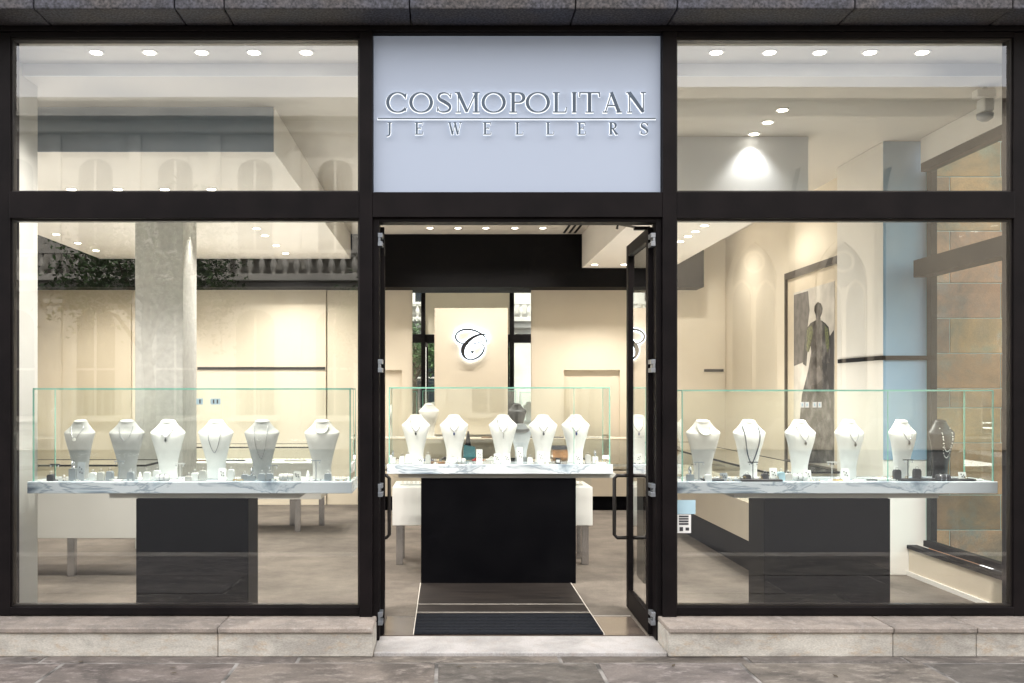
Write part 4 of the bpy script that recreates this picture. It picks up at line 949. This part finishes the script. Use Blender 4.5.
q.box(-26,3.5,OY+.33,OY+.5,5.10,5.2); q.build('balustrade','classic_stone',cb)
gb=thing('gothic_building','sandstone gothic building across the street reflected in the right windows','building',(12,OY,0))
q=MB(); q.box(3.7,30,OY-8,OY-.1,0,9.5); q.build('wall','gothic_stone',gb)
def ogive(x,z0,z1,wd_,n_=8):
    # pointed arch outline
    pts=[(x-wd_,z0),(x+wd_,z0)]; r=2*wd_
    for i in range(n_+1): a=R(60*i/n_); pts.append((x-wd_+r*math.cos(a), z1+r*math.sin(a)))
    for i in range(n_-1,-1,-1): a=R(60*i/n_); pts.append((x+wd_-r*math.cos(a), z1+r*math.sin(a)))
    return pts
for i in range(2):
    x=8.1+i*2.35
    q=MB(); q.poly(ogive(x,1.6,4.4,.62),OY-.097,OY-.07); wn=q.build('window','window_dark',gb)
    o_=ogive(x,1.6,4.4,.66); q=MB(); q.strip([(p[0],p[1]) for p in o_[1:]]+[o_[0]],[.14]*len(o_),OY-.098,OY+.05); q.box(x-.05,x+.05,OY-.069,OY-.01,1.6,4.3)
    for sx in (-.32,.32): q.strip([(p[0],p[1]) for p in ogive(x+sx,3.2,4.0,.27)[1:]],[.07]*18,OY-.069,OY-.02)
    n_=16; q.strip([(x+.26*math.cos(2*math.pi*k/n_),4.95+.26*math.sin(2*math.pi*k/n_)) for k in range(n_)],[.07]*n_,OY-.069,OY-.02,closed=True)
    q.build('tracery','gothic_stone',wn)
    q=MB(); q.box(x+.95,x+1.3,OY-.11,OY+.35,0,6.4); q.poly([(x+.9,6.4),(x+1.35,6.4),(x+1.125,7.4)],OY-.11,OY+.3); q.build('buttress','gothic_stone',gb)
q=MB(); q.box(3.7,30,OY-.11,OY+.12,6.5,6.75); q.box(3.7,30,OY-.11,OY+.2,9.2,9.5); q.build('string_course','gothic_stone',gb)
def tree(x,y,h,label,seed):
    rnd=random.Random(seed); t=thing('street_tree',label,'tree',(x,y,-.05)); q=MB()
    q.tube([(0,0,0),(.05,0,h*.25),(-.05,.05,h*.5),(0,0,h*.8)],.15,8,rad=[.17,.13,.10,.03])
    ends=[]
    for k in range(9):
        a=k*2.4; e=Vector((math.cos(a)*h*.22,math.sin(a)*h*.22,h*(.55+.035*k))); ends.append(e)
        q.tube([(0,0,h*(.35+.04*k)),tuple(e*.55+Vector((0,0,h*.22))),tuple(e)],.04,6,rad=[.06,.04,.015])
    q.build('trunk','bark',t,world=False,smooth=True)
    bm=bmesh.new()
    for k in range(6000):
        e=rnd.choice(ends)+Vector((0,0,h*.03)); p=e+Vector([max(-.17,min(.17,rnd.gauss(0,.075)))*h for _ in range(3)])
        s_=rnd.uniform(.035,.085); rot=Matrix.Rotation(rnd.uniform(0,6.28),3,Vector([rnd.gauss(0,1) for _ in range(3)]).normalized())
        vs=[bm.verts.new(p+rot@Vector(c)*s_) for c in ((-1,0,0),(0,-.5,.1),(1,0,0),(0,.5,.1))]; bm.faces.new(vs)
    o=MB(); o.bm.free(); o.bm=bm; o.build('crown','foliage',t,world=False)
tree(-6.6,-15.8,5.9,'leafy street tree reflected in the left windows',3)
tree(-1.2,-16.4,4.4,'smaller street tree reflected beside the doorway',5)
